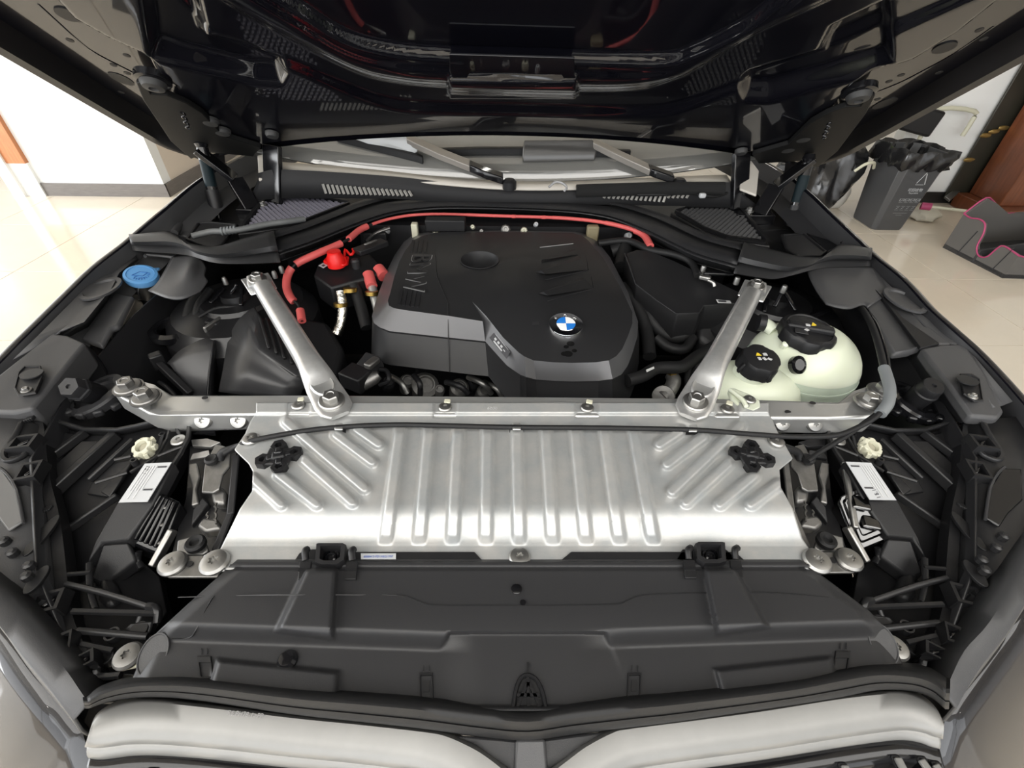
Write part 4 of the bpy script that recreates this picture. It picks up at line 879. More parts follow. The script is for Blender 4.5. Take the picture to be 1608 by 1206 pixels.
rings('filler_well', [[wcen+(p-wcen)*k+Vector((0, 0, dz)) for p in well] for k, dz in ((1.0, .001), (1.0, .0025), (.95, .002), (.80, -.020), (.78, -.034), (.76, -.034), (.05, -.034))], K_GR, ec, False, True, smooth=40, mats=[K_GR, K_DK], rmat=[0, 0, 0, 0, 1, 1])
tube('seam', [on_cover(683, 400, .0004), on_cover(686, 435, .0004), on_cover(703.5, 476, .0004), on_cover(704, 495, .0004), P(704, 530, .982)], .0009, K_DK, ec, n=6, res=1)
tube('seam', [P(704, 530, .982)+Vector((0, -.002, 0)), P(706, 583, .926)+Vector((0, -.002, 0))], .0009, K_DK, ec, n=6, res=1)
# slots and lettering on the left shoulder: direction running from back to front
def lz_(v): return 1.033-(v-400)*.00019+.0012
def sh(u, v): return on_cover(u, v)
for k in range(5):
    u0 = 626.5+7.2*k; bar('vent_slot', sh(u0+4.5, 456+.5*k), sh(u0, 479+.9*k), .0058, .002, K_DK, ec, bevel=0)
for k in range(4):
    bar('vent_slot', sh(649+7*k, 378+.5*k), sh(646+7*k, 396+.4*k), .0058, .002, K_DK, ec, bevel=0)
ctr = sh(655, 428); xd = sh(649, 452)-sh(661, 404)
OUT = mat('silver lettering edge', (.40, .40, .40), .3, metal=.6)
e1 = sh(640, 470)-sh(668, 470); e2 = sh(654, 405)-sh(654, 455); nrm_ = e1.cross(e2).normalized(); nrm_ = -nrm_ if nrm_.z < 0 else nrm_
text('lettering', 'BMW', ctr+Vector((0, 0, .0004)), xd, nrm_, .067, OUT, ec, depth=.0016, xs=1.02)
text('lettering_fill', 'BMW', ctr+Vector((0, 0, .0010)), xd, nrm_, .0630, K_CV, ec, depth=.0016, xs=1.06)
# raised wedges
for w_ in (((847, 403), (912, 396), (930, 428), (858, 443), (846, 432), (895, 414)), ((852, 462), (905, 442), (926, 434), (933, 455), (862, 473)), ((845, 390), (900, 382), (906, 386), (850, 394))):
    pass
def wedge(a, b_, c, d, h):
    q = [on_cover(p[0], p[1], 0) for p in (a, b_, c, d)]
    v = [q[0]+Vector((0, 0, .0005)), q[1]+Vector((0, 0, .0008)), q[2]+Vector((0, 0, .0008)), q[3]+Vector((0, 0, h)), (q[0]+q[3])/2+Vector((0, 0, h*1.1)), q[1].lerp(q[2], .35)+Vector((0, 0, h*.4))]
    mk('raised_wedge', v, [[0, 1, 5, 4], [4, 5, 2, 3], [3, 2, 5], [0, 4, 3]], K_CV, ec, None)
wedge((842, 428, 1.037), (908, 402, 1.036), (923, 424, 1.034), (856, 438, 1.035), .011)
wedge((846, 461, 1.034), (912, 436, 1.034), (931, 453, 1.031), (860, 472, 1.032), .011)
wedge((850, 411, 1.039), (900, 392, 1.037), (908, 400, 1.037), (851, 411.5, 1.039), .005)
tube('relief_line', [on_cover(848, 389), on_cover(900, 383)], .0009, OUT, ec, n=6, res=1)
for q in (((856, 440, 1.042), (923, 425, 1.036)), ((860, 473, 1.039), (931, 454, 1.033)), ((921, 402, 1.036), (924, 424, 1.035)), ((929, 435, 1.034), (932, 453, 1.032))): tube('relief_line', [on_cover(p[0], p[1], .0008) for p in q], .0007, K_GR, ec, n=6, res=1)
# sticker on the wedge shaped facet
q = [P(771, 522, .9985), P(775, 519.5, 1.001), P(801, 556, .9855), P(797, 565, .982)]
q = [P(*a) for a in ((769, 531, .9905), (777, 522, .9995), (802, 553, .990), (796, 564, .9815))]
st = quadpatch('sticker', q, INK, ec, lift=.0012)
quadpatch('sticker_mark', [bil(q, a, b_) for a, b_ in ((.10, .0+.22), (.10, .70), (.28, .70), (.28, .22))][0:4], WHT, ec, lift=.0022)
for k in range(4): quadpatch('sticker_line', [bil(q, a, b_) for a, b_ in ((.40, .18+.18*k), (.66 if k < 3 else .52, .18+.18*k), (.66 if k < 3 else .52, .28+.18*k), (.40, .28+.18*k))], WHT, ec, lift=.0022)
quadpatch('sticker_line', [bil(q, a, b_) for a, b_ in ((.93, .1), (.97, .1), (.97, .9), (.93, .9))], WHT, ec, lift=.0022)
# roundel
rc = on_cover(888, 514, .004); rn = Vector((0, -.18, 1)).normalized(); rx_, ry_, rz_ = frame(rn); rx_ = -rx_ if rx_.x < 0 else rx_; ry_ = rz_.cross(rx_)
bd = lathe('badge', [(.0325, -.006), (.0325, .003), (.0315, .0048), (.0300, .0046)], rc, CHR, ec, nrm=rn, n=48)
lathe('badge_ring', [(.0302, -.003), (.0302, .0042)], rc, K_GL, bd, nrm=rn, n=48)
lathe('badge_inner_rim', [(.0185, .004), (.0185, .0052), (.0176, .0052)], rc, CHR, bd, nrm=rn, n=40)
for k in range(4):
    a0 = k*math.pi/2; pts = [rc+rz_*.0056]+[rc+rz_*.0056+rx_*.0176*math.cos(a0+math.pi/2*i/12)+ry_*.0176*math.sin(a0+math.pi/2*i/12) for i in range(13)]
    prism('badge_quadrant', pts, -rz_*.001, BMWH if k in (0, 2) else BMB, bd, bevel=0)
for k, ch_ in enumerate('BMW'):
    a = math.radians(138-48*k); xd_ = rx_*math.sin(a)-ry_*math.cos(a)
    text('badge_letter', ch_, rc+rz_*.0046+rx_*.0242*math.cos(a)+ry_*.0242*math.sin(a), xd_, rn, .0085, CHR, bd, depth=.0006)
quadpatch('moulded_logo', [P(*a) for a in ((836, 506, 1.0195), (846, 506, 1.0195), (846, 511, 1.0185), (836, 511, 1.0185))], K_GR, ec, lift=.0006)
WET = mat('oil stain', (.006, .006, .006), .2)
for u, v, r in ((889, 545, .004), (896, 540, .006), (892, 556, .007), (902, 551, .004), (886, 556, .005)): lathe('oil_spot', [(r, 0), (r, .0004)], on_cover(u, v, .0004), WET, ec, nrm=(0, -.25, 1), n=10, sx=1.2)

# ================================================================== ENGINE AND BAY FILLERS
eb = thing('engine_block', 'dark engine block with metal fittings under the engine cover', 'engine', (0, .85, .65))
prism('block', [Vector(q) for q in ((-.24, .60, .80), (.22, .60, .80), (.24, 1.06, .86), (-.20, 1.10, .86))], .16, K_BAY, eb, bevel=.01)
CAST = mat('cast aluminium', (.20, .195, .185), .5, metal=.8, noise=.3, nscale=40, bump=.3, bscale=200)
for u, v, z, r, h, m in ((668, 604, .87, .028, .05, CAST), (640, 598, .86, .016, .05, ZND), (610, 600, .88, .014, .03, K_PL), (722, 608, .86, .02, .04, CAST), (745, 600, .86, .013, .05, K_PL), (690, 612, .86, .012, .05, ZND), (760, 614, .85, .015, .05, CAST)):
    lathe('fitting', [(r*.8, -h), (r, -h*.3), (r, 0), (r*.7, .006), (r*.6, .006), (r*.55, 0)], P(u, v, z), m, eb, nrm=(.3, -.5, 1), n=18)
for k, (a, b_) in enumerate((((612, 590, .88), (640, 618, .87)), ((700, 600, .88), (735, 618, .87)), ((735, 592, .88), (772, 618, .86)), ((650, 590, .89), (660, 620, .87)), ((760, 600, .87), (790, 625, .86)))):
    tube('pipe', [P(*a), P((a[0]+b_[0])/2+4, (a[1]+b_[1])/2-3, a[2]+.008), P(*b_)], .006, K_PL if k % 2 else ZND, eb, n=8)
# rear of the bay: clutter seen between cover and arch
rb = thing('bulkhead_fittings', 'row of small nuts and clips on the dark bulkhead behind the engine cover', 'fasteners', PY(800, 358, 1.185))
for u, v, r, m in ((684, 362, .010, WHP), (742, 356, .006, WHP), (794, 360, .012, ZND), (823, 362, .009, WHP), (842, 352, .006, WHT), (756, 363, .006, ZND), (605, 362, .008, WHT), (988, 370, .009, WHT)):
    lathe('nut', [(r, -.02), (r, 0), (r*.7, .004), (r*.4, .004), (r*.35, 0)], PY(u, v, 1.17), m, rb, nrm=(0, -1, .5), n=8)
box('bracket', PY(652, 364, 1.17), (.016, .02, .045), WHP, rb, bevel=.003); box('bracket', PY(930, 366, 1.17), (.03, .02, .04), mat('olive tape', (.20, .17, .10), .6), rb, bevel=.004)
box('valve_box', PY(700, 352, 1.175), (.10, .03, .03), K_PL, rb); box('valve_box', PY(590, 370, 1.17), (.06, .03, .025), K_PL, rb)
tube('line', [PY(576, 378, 1.15), PY(590, 366, 1.15), PY(612, 358, 1.16)], .004, ZND, rb, n=6)

# air filter housing
af = thing('air_filter_box', 'black air filter housing with two rounded humps under the left brace', 'air filter box', P(390, 560, .9))
def hump(nm, prof_back, prof_front, m):
    return sheet(nm, [spline(PL(*prof_back), 4)]+[[a.lerp(b_, t)+Vector((0, 0, .012*math.sin(math.pi*t))) for a, b_ in zip(spline(PL(*prof_back), 4), spline(PL(*prof_front), 4))] for t in (.25, .5, .75)]+[spline(PL(*prof_front), 4)], m, af, smooth=60, solid=.003)
K_AF = mat('smooth charcoal plastic', (.034, .034, .036), .36)
def loft(nm, rws, m, par, res=4, solid=.003, smooth=60): return sheet(nm, [spline(PL(*r), res) for r in rws], m, par, smooth=smooth, solid=solid)
loft('hump', [[(262, 570, .95), (280, 552, .965), (300, 540, .975), (323, 531, .98), (336, 535, .975)], [(268, 574, .95), (288, 562, .96), (308, 556, .965), (326, 553, .965), (334, 552, .965)], [(278, 590, .93), (296, 588, .935), (312, 588, .935), (326, 588, .935), (329, 588, .935)], [(290, 628, .90), (302, 628, .90), (314, 628, .90), (324, 628, .90), (326, 628, .90)]], K_AF, af)
loft('hump_side', [[(336, 535, .975), (334, 552, .965), (329, 588, .935), (326, 628, .90)], [(343, 532, .95), (342, 552, .94), (342, 588, .91), (342, 628, .88)]], K_PL, af)
loft('hump', [[(343, 615, .915), (350, 580, .945), (358, 535, .965), (370, 508, .98), (385, 492, .99), (400, 481, .995)], [(362, 618, .915), (372, 590, .945), (382, 560, .965), (392, 540, .98), (400, 520, .99), (404, 490, .995)], [(380, 620, .915), (388, 590, .95), (396, 566, .965), (403, 550, .975), (408, 543, .975), (410, 500, .99)], [(440, 622, .91), (444, 608, .925), (450, 598, .93), (458, 590, .935), (470, 582, .94), (432, 500, .975)], [(470, 625, .90), (476, 612, .91), (484, 604, .915), (492, 598, .92), (505, 590, .92), (460, 510, .96)]], K_AF, af, res=5)
for k in range(4):
    a, b_ = P(409+10*k, 500+2.5*k, .990-.007*k), P(424+12*k, 552+8*k-2, .970-.008*k); bar('rib', a+Vector((0, 0, .004)), b_+Vector((0, 0, .004)), .006, .006, K_PL, af)
patch('intake_body', ((430, 492, .97), (470, 494, .96), (515, 505, .94), (540, 545, .92), (530, 590, .90), (500, 600, .90), (470, 560, .93)), K_PL, af, .06, bevel=.012)
bar('edge_rail', P(248, 570, .95), P(300, 620, .91), .012, .02, K_PL, af); box('latch', P(248, 566, .955), (.022, .02, .03), K_PL, af, rz=.7)
box('sensor', P(346, 508, .965), (.03, .045, .03), K_PL, af, rz=-.3); box('sensor_lid', P(338, 514, .97), (.006, .05, .03), ZND, af, rz=-.3)
tube('wire', PL((250, 600, .92), (262, 608, .92), (276, 622, .91)), .004, K_PL, af, n=6)
# hoses by the left strut tower
for pts, r, lab in ((((315, 462, .99), (300, 485, .975), (294, 520, .95), (300, 550, .92)), .013, 'black hose curving down beside the washer bracket'), (((330, 455, 1.0), (312, 480, .985), (310, 505, .965), (330, 522, .955), (350, 524, .95)), .008, 'thin black hose looping to the air filter sensor'), (((312, 498, .985), (340, 484, .99), (372, 482, .985)), .0035, 'thin black wire running to the air filter hump')):
    o_ = tube('rubber_hose', PL(*pts), r, K_RB, None, n=10); tag(o_, lab, 'hose')
sl = thing('tower_brackets', 'black bracket strips and shiny studs on the left strut tower', 'bracket', P(350, 450, 1.0))
for a, b_ in (((330, 476, 1.0), (352, 452, 1.01)), ((362, 462, 1.0), (372, 446, 1.02)), ((378, 480, .99), (380, 446, 1.01))): bar('strip', P(*a), P(*b_), .008, .006, K_GL, sl)
for u, v, z in ((352, 438, 1.035), (430, 428, 1.04), (441, 420, 1.045)): lathe('stud', [(.005, -.012), (.005, 0), (.003, .004)], P(u, v, z), ZND, sl, n=12)
lathe('mount_ring', [(.05, 0), (.05, .012), (.04, .016), (.034, .012), (.034, 0)], P(280, 520, .95), K_GL, sl, n=28)
# positive terminal
pt_ = thing('jump_terminal_box', 'black fuse and jump terminal box with bright red cap', 'terminal box', P(530, 440, .97))
prism('box', [P(*q) for q in ((500, 412, 1.02), (582, 398, 1.02), (602, 424, 1.005), (580, 436, 1.0), (520, 452, 1.0), (492, 432, 1.01))], .06, K_PL, pt_, bevel=.004)
c0 = P(526, 404, 1.04)
lathe('red_cap', [(.020, -.020), (.019, .0), (.015, .008), (.0145, .014), (.012, .015), (.003, .013)], c0, RDC, pt_, n=20)
prism('red_flap', [P(*q) for q in ((507, 409, 1.03), (516, 398, 1.03), (548, 402, 1.03), (546, 412, 1.024), (524, 418, 1.024))], .008, RDC, pt_, bevel=.002)
tube('red_hook', PL((541, 405, 1.035), (542, 392, 1.04), (550, 400, 1.036), (555, 396, 1.038), (554, 391, 1.04)), .003, RDC, pt_, n=6, res=3)
tube('red_hook', PL((534, 412, 1.03), (538, 417, 1.026), (544, 414, 1.026), (542, 408, 1.03)), .003, RDC, pt_, n=6, res=3)
quadpatch('label', [P(*q) for q in ((500, 418, 1.021), (507, 414, 1.021), (516, 417, 1.02), (508, 422, 1.02))], WHT, pt_, lift=.001); quadpatch('label_mark', [P(*q) for q in ((505, 418.5, 1.021), (508, 416.5, 1.021), (511, 418, 1.0205), (508, 420, 1.0205))], INK, pt_, lift=.002)
lathe('connector', [(.010, -.02), (.010, .004), (.007, .008)], P(558, 412, 1.022), K_GR, pt_, n=14)
bar('cover_strip', P(560, 396, 1.04), P(604, 380, 1.04), .03, .012, K_PL, pt_); bar('bright_strip', P(572, 384, 1.05), P(592, 377, 1.05), .006, .004, ZND, pt_)
# pipes below the terminal box
for pts, r, m, nm, lab in ((((535, 458, .99), (538, 482, .965), (536, 505, .94), (528, 526, .92)), .011, FOIL, 'foil_pipe', 'foil wrapped pipe dropping below the terminal box'), (((556, 448, .99), (566, 480, .96), (576, 515, .93)), .013, K_RB, 'rubber_hose', 'thick black hose below the terminal box beside the foil pipe'), (((578, 430, 1.0), (584, 450, .985), (594, 490, .95)), .010, ALU, 'braided_pipe', 'silver braided pipe with red sleeve beside the engine cover')):
    o_ = tube(nm, PL(*pts), r, m, None, n=12); tag(o_, lab, 'hose')
o_ = tube('red_sleeve', PL((578, 430, 1.003), (584, 450, .988)), .0125, RED, None, n=12, res=1); tag(o_, 'short red sleeve around the braided pipe top', 'sleeve')
o_ = tube('red_sleeve', PL((594, 422, 1.003), (603, 434, .995)), .014, RED, None, n=12, res=1); tag(o_, 'short red cable sleeve touching the engine cover side', 'sleeve')
for u, v, z in ((550, 455, .99), (535, 478, .97), (584, 460, .98)):
    o_ = lathe('hose_clip', [(.015, -.004), (.015, .004), (.013, .004)], P(u, v, z), BRS, None, nrm=(0, .3, 1), n=16); tag(o_, {550: 'brass clip around the thick black hose', 535: 'brass clip around the foil wrapped pipe', 584: 'brass clip around the silver braided pipe'}[u], 'clip')
cn = thing('wiring_connector', 'grey black wiring connector with cable below the engine cover', 'connector', P(570, 580, .93))
box('plug', P(578, 578, .935), (.035, .05, .03), K_GR, cn, rz=-.5, rx=.3); box('socket', P(560, 594, .93), (.05, .04, .035), K_PL, cn, rz=-.5); box('latch', P(584, 570, .955), (.016, .03, .012), ZND, cn, rz=-.5)
tube('lead', PL((585, 580, .93), (606, 582, .93), (610, 598, .92), (596, 604, .91)), .005, K_PL, cn, n=6); lathe('end', [(.013, 0), (.013, .03), (.009, .04)], P(566, 606, .92), ZND, cn, nrm=(1, .5, .4), n=12)
# red cable along the arch
rcb = thing('red_cable', 'long red sleeved cable clipped along the underside of the arch', 'cable', P(640, 360, 1.03))
cab = [(478, 502, .965), (473, 478, .98), (462, 468, .99), (454, 450, 1.0), (456, 430, 1.015), (468, 414, 1.03), (500, 398, 1.04), (545, 378, 1.045), (572, 358, 1.048), (620, 342, 1.05), (680, 336, 1.05), (790, 339, 1.05), (880, 342, 1.05), (940, 348, 1.05), (985, 358, 1.045), (1008, 368, 1.042), (1019, 386, 1.038)]
cab3 = [p+Vector((0, -.012, .004)) for p in PL(*cab)]
tube('core', cab3, .0032, K_RB, rcb, n=8)
fine = spline(cab3, 6); N_ = len(fine)-1
for a, b_, r in ((0, .05, .0085), (.105, .30, .0085), (.315, .43, .008), (.45, .52, .0075), (.53, .66, .0036), (.66, .74, .004), (.745, .83, .0045), (.83, .90, .0055), (.90, 1.0, .0085)): tube('red_sleeve', fine[int(a*N_):max(int(a*N_)+2, int(b_*N_)+1)], r, RED, rcb, n=10, res=1)
for t in (.49, .70, .735, .87): box('clip', fine[int(t*N_)], (.012, .009, .008), RED, rcb, bevel=.002)

# right hand black box
bx = thing('intake_duct_box', 'angular matt black duct box beside the engine cover, right', 'duct', P(1070, 460, .95))
tpx = [(983, 398, 1.03), (1000, 392, 1.035), (1018, 393, 1.035), (1060, 410, 1.03), (1101, 430, 1.025), (1130, 444, 1.02), (1160, 458, 1.015), (1158, 476, 1.008), (1106, 480, 1.002), (1098, 492, .995), (1063, 494, .993), (1032, 472, 1.005), (999, 446, 1.02), (990, 420, 1.028)]
K_BX = mat('matt black duct', (.011, .011, .012), .5, bump=.08, bscale=900)
t_ = PL(*tpx); low = [p+Vector((0, -.004, -.02)) for p in t_]; dn2 = [Vector((p.x*.985+.01, p.y+.012, p.z-.10)) for p in t_]
rings('shell', [t_, [p+Vector((0, 0, -.003)) for p in t_], low, dn2], K_BX, bx, smooth=25, bevel=.002)
tube('bright_edge', PL((981, 398, 1.03), (989, 420, 1.029), (998, 446, 1.021), (1030, 471, 1.006), (1062, 493, .994), (1098, 491.5, .996)), .0016, K_GR, bx, n=6, res=1)
quadpatch('print', [P(*q) for q in ((1124, 471, 1.0115), (1146, 473, 1.0105), (1148, 477, 1.009), (1127, 476.5, 1.009))], INKG, bx, lift=.001); quadpatch('print', [P(*q) for q in ((1127, 472.5, 1.0112), (1139, 473.5, 1.0105), (1140, 475.5, 1.0098), (1128, 475, 1.0098))], INK, bx, lift=.002)
patch('lower_box', ((1098, 494, .96), (1158, 480, .97), (1150, 530, .93), (1120, 545, .92), (1096, 530, .93)), K_BX, bx, .06, bevel=.01)
for i, (pts, r, lab) in enumerate(((((1010, 470, .98), (1025, 505, .95), (1045, 525, .93), (1070, 528, .93), (1085, 512, .945), (1084, 500, .955)), .014, 'upper U shaped black hose under the duct box'), (((1030, 530, .93), (1050, 545, .92), (1075, 548, .92), (1088, 530, .93)), .011, 'lower U shaped black hose under the duct box'), (((985, 598, .95), (1010, 590, .95), (1032, 578, .955), (1070, 576, .955), (1095, 560, .955), (1120, 545, .95), (1150, 530, .94)), .012, 'long black coolant hose running below the right brace'), (((975, 450, .99), (1000, 480, .97), (1015, 520, .94), (1020, 560, .92)), .014, 'black hose dropping between engine cover and duct box'), (((940, 382, 1.02), (985, 378, 1.03), (1020, 392, 1.035), (1060, 400, 1.035), (1085, 412, 1.03), (1096, 434, 1.025)), .008, 'black twin wire loom looping over the duct box'), (((960, 395, 1.0), (980, 390, 1.01), (975, 420, .99)), .018, 'thick black hose end behind the duct box'), (((1100, 560, .95), (1090, 580, .93), (1088, 610, .92)), .010, 'short black hose behind the right brace foot'), (((1098, 558, .95), (1083, 575, .935), (1080, 600, .92), (1086, 620, .91)), .007, 'thin black wire behind the right brace foot'))):
    o_ = tube('rubber_hose', PL(*pts), r, K_RB, None, n=12); tag(o_, lab, 'hose')
hs = thing('metal_coolant_elbow', 'cast metal coolant pipe elbow near the crossmember, right of engine', 'pipe', P(1050, 600, .9))
tube('elbow', PL((1053, 588, .93), (1058, 598, .925), (1052, 612, .915), (1040, 624, .905)), [.012, .014, .014, .016], CAST, hs, n=14); lathe('flange', [(.021, -.006), (.021, .006), (.015, .008)], P(1042, 622, .908), CAST, hs, nrm=(-.3, -.5, .3), n=18)
lathe('nut', [(.010, -.01), (.010, .01)], P(1055, 587, .935), BRS, hs, nrm=(0, 0, 1), n=6)
quadpatch('hose_print', [P(*q) for q in ((1014, 581, .968), (1026, 576, .968), (1027, 579, .966), (1015, 585, .966))], INKG, hs, lift=.001)
tm = thing('silver_loom_clip', 'small silver metal clip on the duct box edge', 'clip', P(1108, 438, 1.03))
box('clip', P(1107, 436, 1.032), (.024, .014, .010), ZNC, tm, rz=-.5); tube('tail', PL((1112, 440, 1.032), (1120, 444, 1.03), (1122, 450, 1.024)), .004, ZNC, tm, n=8)
st_ = thing('tower_studs', 'bright studs and black strips beside the right brace top', 'stud', P(1230, 455, 1.0))
for u, v, z in ((1158, 438, 1.04), (1232, 451, 1.035), (1105, 420, 1.04)): lathe('stud', [(.006, -.012), (.006, 0), (.005, .004), (.003, .005)], P(u, v, z), ZNC, st_, n=12)
for a, b_ in (((1232, 458, 1.02), (1250, 488, 1.0)), ((1226, 462, 1.02), (1216, 482, 1.0)), ((1105, 429, 1.04), (1152, 431, 1.04)), ((1205, 470, 1.0), (1200, 490, .99)), ((1268, 500, 1.0), (1300, 488, 1.0))): bar('strip', P(*a), P(*b_), .008, .006, K_GL, st_)

# ================================================================== COOLANT TANK
ct = thing('coolant_tank', 'milky white coolant expansion tank with large black cap', 'coolant tank', P(1256, 600, .9))
C = P(1257, 572, .955); R0 = .100
def sphere(nm, c, rx, ry, rz, m, par, z0=-1.0, z1=.86, n=40, k=18):
    rs = []
    for i in range(k+1):
        h = z0+(z1-z0)*i/k; r = math.sqrt(max(.0004, 1-h*h)); rs.append([Vector((c[0]+rx*r*math.cos(2*math.pi*j/n), c[1]+ry*r*math.sin(2*math.pi*j/n), c[2]+rz*h)) for j in range(n)])
    return rings(nm, rs, m, par, smooth=60)
sphere('bowl', C, R0, R0*.95, .082, NAT, ct, z0=.20)
sphere('coolant_level', C, R0*.998, R0*.948, .082, NATD, ct, z0=-.6, z1=.2)
lathe('lower_bowl', [(R0*.90, -.10), (R0*.985, -.05), (R0*1.0, -.004), (R0*1.012, -.004), (R0*1.012, .001), (R0*.99, .002)], C, NATD, ct, n=40, sy=.95)
cap_c = P(1266, 524, 1.03); cn_ = Vector((.05, -.10, 1)).normalized()
lathe('neck', [(.040, -.03), (.040, 0)], cap_c, NAT, ct, nrm=cn_)
kn = lambda i: 1.0 if i % 8 < 5 else .93
cap = lathe('cap', [(.046, -.012), (.049, -.010), (.049, .006), (.046, .012), (.040, .014), (.038, .012), (.002, .013)], cap_c, K_PL, ct, nrm=cn_, n=48, knurl=[kn, kn, kn, kn, None, None, None])
cx_, cy_, cz_ = frame(cn_); cx_ = -cx_ if cx_.x < 0 else cx_; cy_ = cz_.cross(cx_)
box('grip_bar', cap_c+cz_*.014, (.078, .020, .012), K_PL, cap, rz=-.35, bevel=.004); box('cap_label', cap_c+cz_*.0145-cx_*.022-cy_*.012, (.022, .016, .002), K_GR, cap, rz=-.35)
prism('warning_mark', [cap_c+cz_*.0205+cx_*(.004+a)+cy_*(.002+b_) for a, b_ in ((-.006, -.004), (.006, -.005), (.001, .006))], .0008, YEL, cap, bevel=0); box('warning_mark', cap_c+cz_*.0205-cx_*.008-cy_*.001, (.007, .006, .001), INKG, cap, rz=-.3, bevel=0); box('warning_mark', cap_c+cz_*.0165-cx_*.012-cy_*.010, (.006, .006, .001), INKG, cap, rz=.5, bevel=0)
# small front chamber
C2 = P(1178, 606, .95)
rs = []
for h, a, b_ in ((-.09, .085, .060), (-.04, .090, .065), (-.005, .088, .064), (.012, .080, .058), (.026, .062, .046), (.033, .044, .036), (.035, .030, .028)):
    rs.append([Vector((C2.x+a*math.copysign(abs(math.cos(t))**.8, math.cos(t))*(1 if math.cos(t) > 0 else 1), C2.y+b_*math.copysign(abs(math.sin(t))**.8, math.sin(t)), C2.z+h)) for t in [2*math.pi*j/36 for j in range(36)]])
rings('front_chamber', rs, NAT, ct, smooth=60)
c2 = P(1189, 572, 1.008); n2 = Vector((.05, -.20, 1)).normalized()
lathe('neck', [(.030, -.03), (.030, 0)], c2, NAT, ct, nrm=n2)
cap2 = lathe('cap', [(.032, -.012), (.034, -.010), (.034, .012), (.031, .018), (.026, .019), (.002, .020)], c2, K_PL, ct, nrm=n2, n=42, knurl=[kn, kn, kn, kn, None, None])
prism('warning_mark', [c2+n2*.0205+cx_*(a-.006)+cy_*(b_+.006) for a, b_ in ((-.005, -.004), (.005, -.004), (0, .005))], .0006, YEL, cap2, bevel=0); box('warning_mark', c2+n2*.0205+cx_*.006+cy_*.006, (.007, .007, .0008), INKG, cap2, bevel=0)
for k in range(3): box('warning_mark', c2+n2*.0205+cx_*(-.008+.009*k)-cy_*.006, (.005, .007, .0008), INKG, cap2, bevel=0, rz=.4*k)
for k in range(4):
    a = k*math.pi/2+.3; bar('cap_rib', c2+n2*.010+cx_*.030*math.cos(a)+cy_*.030*math.sin(a), c2-n2*.010+cx_*.036*math.cos(a)+cy_*.036*math.sin(a), .010, .006, K_PL, cap2)
lathe('level_button', [(.013, -.010), (.013, .002), (.010, .006), (.008, .004)], P(1254, 573, 1.008), K_GL, ct, nrm=(-.05, -.75, .65), n=20, sy=1.25)
tube('inlet', PL((1216, 520, 1.015), (1206, 512, 1.018), (1196, 507, 1.02)), .012, NAT, ct, n=12); lathe('inlet_clip', [(.016, -.006), (.016, .006)], P(1196, 507, 1.02), K_PL, ct, nrm=(-1, .3, 0), n=14)
prism('mount_lug', [P(*q) for q in ((1143, 612, 1.0), (1152, 608, 1.004), (1178, 618, 1.008), (1194, 628, 1.008), (1195, 640, 1.006), (1184, 646, 1.006), (1166, 640, 1.006), (1148, 626, 1.004))], .008, NAT, ct, bevel=.003)
bolt(ct, P(1177, 628, 1.009), .0095, m=ZNC); tube('lug_rib', PL((1146, 612, 1.006), (1164, 626, 1.010), (1172, 638, 1.010)), .0035, NAT, ct, n=8)
lathe('nipple', [(.006, -.01), (.006, 0), (.003, .002)], P(1234, 540, 1.022), NAT, ct, nrm=(0, -.5, 1), n=10)

# ================================================================== HEADLAMP ADJUSTER CAPS
for s, (u, v), (ru, rv), lab in ((-1, (118, 610), (152, 620), 'black hexagonal headlamp cap with ring beside the left beam end'), (1, (1458, 612), (1434, 630), 'black round headlamp cap with ring beside the right beam end')):
    hc = thing('headlamp_adjuster', lab, 'cap', P(ru, rv, .97))
    c0 = P(u, v, 1.01); b0 = P(ru, rv, .975); ax = (c0-b0).normalized()
    ax2 = Vector((s*.55, .10, .65)).normalized()
    base_c = b0
    lathe('ring', [(.044, -.012), (.046, 0), (.044, .004), (.035, .006), (.033, 0), (.030, -.004), (.01, -.004)], base_c, K_GL if s > 0 else K_GR, hc, nrm=(s*.25, -.1, 1), n=36, knurl=[None, None, None, lambda i: 1 if i % 6 < 3 else .9, None, None, None])
    tube('stem', [base_c, base_c.lerp(c0, .8)], .018, K_PL, hc, n=18, res=1)
    lathe('cap', [(.0165, -.016), (.0172, -.010), (.019, -.008), (.019, -.004), (.0172, -.002), (.0165, .010), (.015, .013), (.004, .013), (.003, .010)], c0, K_GR if s < 0 else K_PL, hc, nrm=ax, n=6 if s < 0 else 24)
    for k in range(5):
        a = math.radians(-150+30*k); q = base_c+Vector((.047*math.cos(a), .042*math.sin(a), -.006)); box('tooth', q, (.012, .014, .012), K_GR if s < 0 else K_GL, hc, rz=a)

K_CR = mat('carrier edge plastic', (.017, .017, .018), .36, spec=.4)
K_LB = mat('lamp back plastic', (.034, .034, .036), .40, spec=.35)

